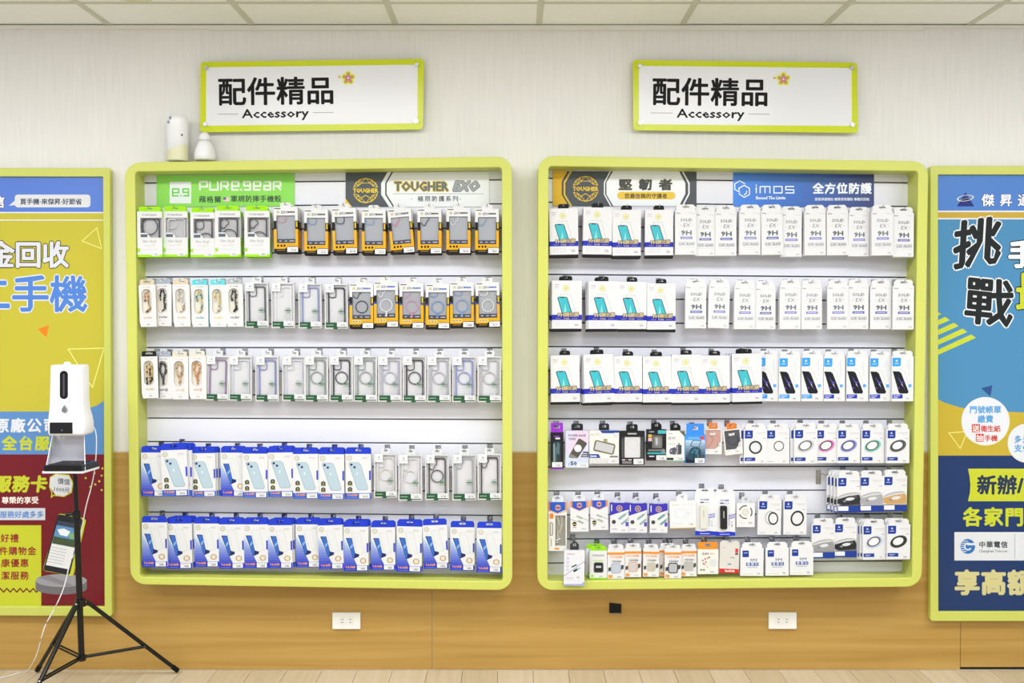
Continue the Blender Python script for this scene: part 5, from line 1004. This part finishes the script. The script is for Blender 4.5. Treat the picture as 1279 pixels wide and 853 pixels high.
def db10(p):
    p.poly([(0, 0), (24.5, 0), (24.5, 5), (0, 5.4)], '#dd2c2a'); p.rect(19.4, 26, 23, 31, '#d83a3a'); p.rect(19.4, 23, 23, 25.6, '#55565a'); p.rect(3.4, 31.6, 7, 32.4, '#e09aa0'); p.rect(9, 9.4, 16, 13, '#d8d8d8'); p.rect(13.6, 19, 18.6, 20, '#8b8782'); p.L = 1; p.text('SanDisk', 7, 1.5, 3.6, '#f6dada', .25, w=12.5); p.rect(10.6, 10.4, 14.6, 11.8, '#6a7ea4')
place(plain(24.6, 38.4, .012, [(0, 38.4, '#dddad5', '#cbc8c3')], 2.4, 22, '#dddad5', db10, None, sw=9, cham=1), 'grey card box with red foot', 'box', 'memory_card_box', 911, 677.6, 715.6, -1.4, row, 10, .106)
def db11(p):
    p.poly(rrect(2.4, 23.6, 10.4, 32, 1, 2), NVY); 
    rnd = random.Random(5)
    for i in range(9): x, y = rnd.uniform(2, 26), rnd.uniform(2, 32); p.ring(x, y, .9, 1.15, '#e0e2ea', 8)
    p.L = 1; p.rect(4, 28.6, 8.8, 29.4, '#c9d2ee'); p.text('9M', 11, 18, 5.6, '#5b6384', .05, slant=.15, w=9); p.rect(7.2, 12.6, 22.6, 17, '#33488c'); p.L = 2; p.text('藍寶石', 8.2, 13.4, 4.1, '#c3cdf0', .2, adv=4.8); p.rect(8, 10.4, 21, 11.2, '#a9b1c8'); p.rect(2.4, 2.2, 16, 2.8, '#d9dac4')
sb = plain(28.8, 35, .026, [(0, 35, '#e9eaee', '#d8dae2')], 7.2, 25, '#eceef0', db11, (18, 2, 25.6, 5.4), sw=8, cham=3)
for n, (x, tp, bt, rl) in enumerate(((939.2, 684.6, 719.4, -.4), (970.8, 684, 719, .3), (1001.2, 683, 718.2, .2)), 11):
    place(sb, 'thick white box with navy logo square', 'box', 'lens_protector_box', x, tp, bt, rl, row, n, .108)

TONE = 1.0
# ---------------- things on top of the left display ----------------
zt = P(222, 201.5, -.07).z
v = P(222.2, 201, -.07); r_ = (P(235.2, 170, -.07).x - P(208.6, 170, -.07).x) / 2; h_ = P(222, 145.6, -.07).z - zt
t = thing('aroma_dispenser', 'tall white cylindrical aroma dispenser standing on the left display', 'dispenser', (v.x, -.07, zt))
m = MB(); m.lathe([(.0001, 0), (r_ * .98, 0), (r_, .002), (r_, h_ * .2)] + [(r_, h_ * .2), (r_, h_ * .86)] + [(r_ * (.72 + .28 * math.cos(R(a))), h_ * .9 + h_ * .1 * math.sin(R(a))) for a in (0, 30, 60, 90)] + [(.0001, h_)], '#e9eaee:g', n=36); m.obj('body', t)
m = MB(); n = 36
for k in range(n):   # cream lower sleeve with slanted edge
    a, b = 2 * math.pi * k / n, 2 * math.pi * (k + 1) / n; rr = r_ + .0006
    za, zb_ = h_ * (.28 + .1 * math.cos(a)), h_ * (.28 + .1 * math.cos(b))
    m.face([(rr * math.cos(a), rr * math.sin(a), .001), (rr * math.cos(b), rr * math.sin(b), .001), (rr * math.cos(b), rr * math.sin(b), zb_), (rr * math.cos(a), rr * math.sin(a), za)], '#d6d5b4:g', True)
m.obj('cream_sleeve', t)
m = MB()
for a0, z0, w2, hh, c in ((-125, .84, .14, .1, '#8e908e'), (-112, .93, .05, .03, '#8e90a8')):
    x_, y_ = (r_ + .0008) * math.cos(R(a0)), (r_ + .0008) * math.sin(R(a0)); tx_, ty_ = -math.sin(R(a0)) * .0055, math.cos(R(a0)) * .0055
    m.face([(x_ - tx_, y_ - ty_, h_ * z0 - .006), (x_ + tx_, y_ + ty_, h_ * z0 - .006), (x_ + tx_, y_ + ty_, h_ * z0 + .006), (x_ - tx_, y_ - ty_, h_ * z0 + .006)], c)
m.obj('printed_mark', t)
m = MB(); a0 = R(-50); m.ball((r_ * math.cos(a0), r_ * math.sin(a0), h_ * .56), .0045, '#6f7068', 10, 6); m.obj('sensor', t)
v = P(256, 200.8, -.06); t = thing('table_lamp', 'small white egg-shaped lamp on top of the left display', 'lamp', (v.x, -.06, P(256, 200.8, -.06).z))
px = 1 / 302.
def W(a): return a * px
m = MB(); m.lathe([(.0001, 0), (W(12), 0), (W(13), W(2)), (W(13.2), W(7)), (W(12), W(13)), (W(9.6), W(19)), (W(7.8), W(23.4)), (W(6.6), W(23.8)), (.0001, W(23.8))], '#e8e9ee:g', n=32); m.obj('shade', t)
m = MB(); m.lathe([(W(6.6), W(23.6)), (W(7), W(25.2))], '#cccbbd', n=32); m.obj('groove_ring', t)
m = MB(); m.lathe([(.0001, W(25)), (W(7.8), W(25)), (W(7.4), W(28)), (W(6), W(31.4)), (W(3.8), W(34.2)), (W(2), W(35.2)), (.0001, W(35.5))], '#e6e7ec:g', n=32); m.obj('cap', t)

# ---------------- outlets and black cover ----------------
def outlet(x0, y0, x1, y1, label):
    c = P((x0 + x1) / 2, y1, -.01); t = thing('wall_outlet', label, 'outlet', (c.x, -WT, c.z)); O = t.location
    qbox('cover_plate', [(x0, y0), (x1, y0), (x1, y1), (x0, y1)], -.016, -WT - .0002, '#e6e6e2:g', parent=t, org=O)
    w_, cx, cy = x1 - x0, (x0 + x1) / 2, (y0 + y1) / 2
    qbox('socket_insert', [(cx - 9, cy - 5), (cx + 9, cy - 5), (cx + 9, cy + 5), (cx - 9, cy + 5)], -.0175, -.0158, '#e0e0dc:g', parent=t, org=O)
    for sx in (-5, 5):
        for sy in (-1.8, 1.8): qbox('socket_slot', [(cx + sx - 1.2, cy + sy - .4), (cx + sx + 1.2, cy + sy - .4), (cx + sx + 1.2, cy + sy + .4), (cx + sx - 1.2, cy + sy + .4)], -.0177, -.0174, '#4a4a48', parent=t, org=O)
outlet(415.2, 765.2, 450, 785.6, 'white double wall outlet on wood panelling under the left display')
outlet(960.2, 765, 995, 785.4, 'white double wall outlet on wood panelling under the right display')
c = P(768.6, 766, -.01); t = thing('cable_cover', 'small black square cable cover on wood panelling between the outlets', 'cover', (c.x, -WT, c.z)); O = t.location
qbox('cover_plate', [(761.3, 753.4), (776, 754.8), (776, 766.6), (761.3, 765.6)], -.014, -WT - .0002, '#101012', parent=t, org=O)
m = MB(); q = P(770, 766, -.0142) - O; m.box(q.x - .014, -.0085, q.z - .003, q.x + .017, -.0003, q.z + .001, '#8a8a8c'); m.obj('torn_edge', t)

# ---------------- sanitizer dispenser on tripod ----------------
PY = -.30; BK = '#151517:g'
def G(x, Y):  # floor point below photo column x at depth Y
    return Vector((P(x, 830, Y).x, Y, .012))
top = P(93.6, 590, PY); hub = P(100.6, 752, PY); low = P(102, 821, PY)
t = thing('tripod_stand', 'black tripod stand carrying the hand sanitizer dispenser', 'stand', (hub.x, PY, 0)); O = Vector((hub.x, PY, 0))
def tb(name, pts, r, c=BK, n=10):
    m = MB(); m.tube([Vector(p_) - O for p_ in pts], r, c, n); return m.obj(name, t)
mid = P(95.6, 642, PY)
tb('upper_pole', [top + Vector((0, 0, -.004)), mid], .0085); tb('lower_pole', [mid, low + Vector((0, 0, -.01))], .0118)
tb('collar', [mid + Vector((0, 0, .012)), mid - Vector((0, 0, .02))], .0155); tb('clamp_knob', [mid + Vector((-.012, -.004, 0)), mid + Vector((-.038, -.012, .002))], [.006, .008], BK, 10)
tb('hub', [hub + Vector((0, 0, .012)), hub - Vector((0, 0, .016))], .02, BK, 12); tb('lower_hub', [low + Vector((0, 0, .01)), low - Vector((0, 0, .012))], .016, BK, 12)
feet = [G(222, -.05), G(46.5, -.045), Vector((P(17, 924, -.72).x, -.72, .012))]
for i, f in enumerate(feet):
    dv = Vector((f.x - hub.x, f.y - hub.y, 0)).normalized(); st = hub + dv * .022
    lg = tb('leg', [st, f], .0085); m = MB(); m.tube([f + (st - f).normalized() * .03 - O, f - O], .0105, '#0c0c0d', 10); m.obj('foot_cap', lg)
    k = .63 if i == 0 else .6
    a = st.lerp(f, k); perp = dv.cross(Vector((0, 0, 1))) * .0085
    for sg in (-1, 1): 
        if i == 0 and sg == 1: continue
        tb('brace', [low + dv * .012 + (perp * sg if i else Vector()), a + (perp * sg if i else Vector((0, -.01, 0)))], .0042 if i else .0065)
    m = MB(); m.ball(a + Vector((0, -.0105, 0)) - O, .0045, CHROME, 10, 6); m.obj('rivet', lg)
    m = MB(); m.ball(st + Vector((0, -.0105, 0)) - O, .0045, CHROME, 10, 6); m.obj('rivet', lg)
# dispenser
DY = -.30
def D(x, y, Y=-.36): return P(x, y, Y)
base = D(84, 589, -.3)
t = thing('sanitizer_dispenser', 'white automatic hand sanitizer dispenser with black drip tray on tripod', 'dispenser', (base.x, DY, base.z)); O = Vector((base.x, DY, base.z))
import bmesh
def loft(name, secs, c, parent, smooth=True, sub=0):
    """secs: list of closed loops (world points) with equal counts"""
    bm = bmesh.new(); rings = [[bm.verts.new(Vector(p_) - O) for p_ in s_] for s_ in secs]; n = len(rings[0])
    for a, b in zip(rings[:-1], rings[1:]):
        for k in range(n): bm.faces.new((a[k], a[(k + 1) % n], b[(k + 1) % n], b[k]))
    bm.faces.new(rings[0][::-1]); bm.faces.new(rings[-1]); bmesh.ops.recalc_face_normals(bm, faces=bm.faces)
    me = bpy.data.meshes.new(name); bm.to_mesh(me); bm.free(); me.materials.append(mat(c))
    for f in me.polygons: f.use_smooth = smooth and len(f.vertices) == 4
    return link(name, me, parent)
def sec(y, xl, xr, yf, yb, r=.014):
    z = D(80, y, yf).z; X0, X1 = D(xl, y, yf).x, D(xr, y, yf).x
    return [(a, b, z) for a, b in rrect(X0, yf, X1, yb, r, 4)]
F0 = -.375; B0 = -.29
bd = loft('body', [sec(456, 65, 98, F0 + .014, B0, .012), sec(454.6 + 1.5, 63, 100, F0 + .008, B0, .012), sec(459, 61.6, 101.2, F0, B0), sec(500, 60.6, 102, F0, B0), sec(512, 60, 102.6, F0 - .002, B0), sec(522, 58.8, 104, F0 - .014, B0), sec(531, 58.2, 105, F0 - .018, B0), sec(541, 58.4, 105, F0 - .017, B0), sec(544, 59.6, 104, F0 - .012, B0)], '#ececf1:g', t)
def plate(name, loop, Y, th, c, par, inner=None):
    m = MB(); L = [((P(x, y, Y).x - O.x), (P(x, y, Y).z - O.z)) for x, y in loop]
    a = sum(L[i][0] * L[(i + 1) % len(L)][1] - L[(i + 1) % len(L)][0] * L[i][1] for i in range(len(L)))
    if a < 0: L = L[::-1]
    m.prism(L, Y - O.y, Y + th - O.y, c); return m.obj(name, par)
w_ = plate('fluid_window', rrect(74.6, 463, 84.8, 498.4, 4.8, 6), F0 - .0008, .006, '#121216:g', bd)
plate('fluid_tube', rrect(78.6, 467, 80.6, 495, .9, 3), F0 - .0012, .0003, '#4a4c52:g', bd)
plate('drop_badge', [(80, 506), (82.2, 509.6), (83.3, 512.2), (82.4, 514.6), (80, 515.4), (77.6, 514.6), (76.7, 512.2), (77.8, 509.6)], F0 - .0165, .012, '#9fa2a6:m', bd)
plate('sensor_panel', rrect(62, 527.6, 90.4, 541.6, .8, 2), F0 - .0192, .004, '#1a1a1e:g', bd)
m = MB(); q = P(77.4, 537.5, F0 - .0195) - O; m.ball(q, .0025, '#8a8c94:g', 10, 6); m.obj('sensor_eye', bd)
m = MB(); q = P(80, 545, -.36) - O; m.tube([q + Vector((0, 0, .004)), q + Vector((0, 0, -.008))], .006, '#c9c9cc', 10); m.obj('nozzle', bd)
m = MB(); q = P(84, 455, -.33) - O; m.tube([q + Vector((0, 0, -.012)), q + Vector((0, 0, .006)), q + Vector((0, 0, .01))], [.014, .013, .008], '#e6e7ee:g', 16); m.obj('top_knob', bd)
plate('back_plate', [(67.5, 540), (104.5, 540), (106, 589), (62, 588)], -.296, .008, '#dfe0ec:g', t)
# flared side cheeks and tray
m = MB()
for xt, xb_, xb2 in ((104.5, 106.5, 106), (66.5, 62, 62)):
    a, b, c_, d_ = P(xt, 541, -.296), P(xt, 541, -.345), P(xb2 if xt > 90 else 57, 588, -.40), P(xb2 if xt > 90 else 62, 588, -.296)
    fr = [a - O, b - O, c_ - O, d_ - O]; off = Vector((.003 if xt > 90 else -.003, 0, 0)); m.hexa([tuple(x) for x in fr], [tuple(x + off) for x in fr], '#e6e7ef:g')
m.obj('side_cheek', t)
def quadz(name, x0, x1, xb0, xb1, yf, yb, z0, z1, c, par):
    fr = [(x0, yf, z0), (x1, yf, z0), (xb1, yb, z0), (xb0, yb, z0)]; m = MB()
    a = [Vector(p_) - O for p_ in fr]; b = [Vector((p_[0], p_[1], z1)) - O for p_ in fr]; m.hexa([tuple(p_) for p_ in a], [tuple(p_) for p_ in b], c); return m.obj(name, par)
zt0 = P(80, 590, -.41).z; X0, X1 = P(53.5, 588, -.41).x, P(104.5, 588, -.41).x
quadz('tray_rim', X0, X1, X0 + .016, X1 + .012, -.415, -.292, zt0 - .003, zt0 + .005, '#e3e4ec:g', t)
tr_ = quadz('drip_tray', X0 + .008, X1 - .004, X0 + .028, X1 + .012, -.4145 - .002, -.298, zt0 + .0055, zt0 + .028, '#141416:g', t)
m = MB()
for k in range(5): y_ = -.40 + k * .022; m.box(X0 + .018 + k * .003 - O.x, y_ - O.y, zt0 + .0283 - O.z, X1 - .012 - O.x, y_ + .004 - O.y, zt0 + .030 - O.z, '#3a3a40:g')
m.obj('tray_rib', tr_)
# power cable
pts = [P(105, 531, -.31), P(112, 530.6, -.30), P(118, 535, -.29), P(120.5, 550, -.28), P(119, 580, -.275), P(114.5, 606, -.27), P(108, 630, -.265), P(104, 650, -.262), P(100, 672, -.262), P(94, 690, -.265), P(87, 704, -.27), P(83, 722, -.28), P(77, 741, -.29), P(66, 764, -.30), P(57, 780, -.31), P(51.5, 797, -.31), P(47, 814, -.28), P(42, 826, -.24)]
def fl_pt(x, y):
    d = _FW * F + Vector((1, 0, 0)) * (x - 639.5) + _UP * (426.5 - y); k = -(CAMZ - .004) / d.z; return Vector((0, CAMY, CAMZ)) + d * k
pts += [fl_pt(34, 838), fl_pt(22, 841), fl_pt(8, 845), fl_pt(-14, 850), fl_pt(-60, 862)]
sm = []
for i in range(len(pts) - 1):
    p0, p1, p2, p3 = pts[max(i - 1, 0)], pts[i], pts[i + 1], pts[min(i + 2, len(pts) - 1)]
    for k in range(4):
        u = k / 4; sm.append(.5 * ((2 * p1) + (p2 - p0) * u + (2 * p0 - 5 * p1 + 4 * p2 - p3) * u * u + (3 * p1 - p0 - 3 * p2 + p3) * u ** 3))
sm.append(pts[-1])
e = pts[-1]; m = MB(); m.tube([q - Vector((e.x, e.y, 0)) for q in sm], .0021, '#e9e9ee:g', 7)
o = m.obj('power_cable'); o.location = (e.x, e.y, 0); tag(o, 'thin white power cable running from the sanitizer dispenser down to the floor', 'cable')
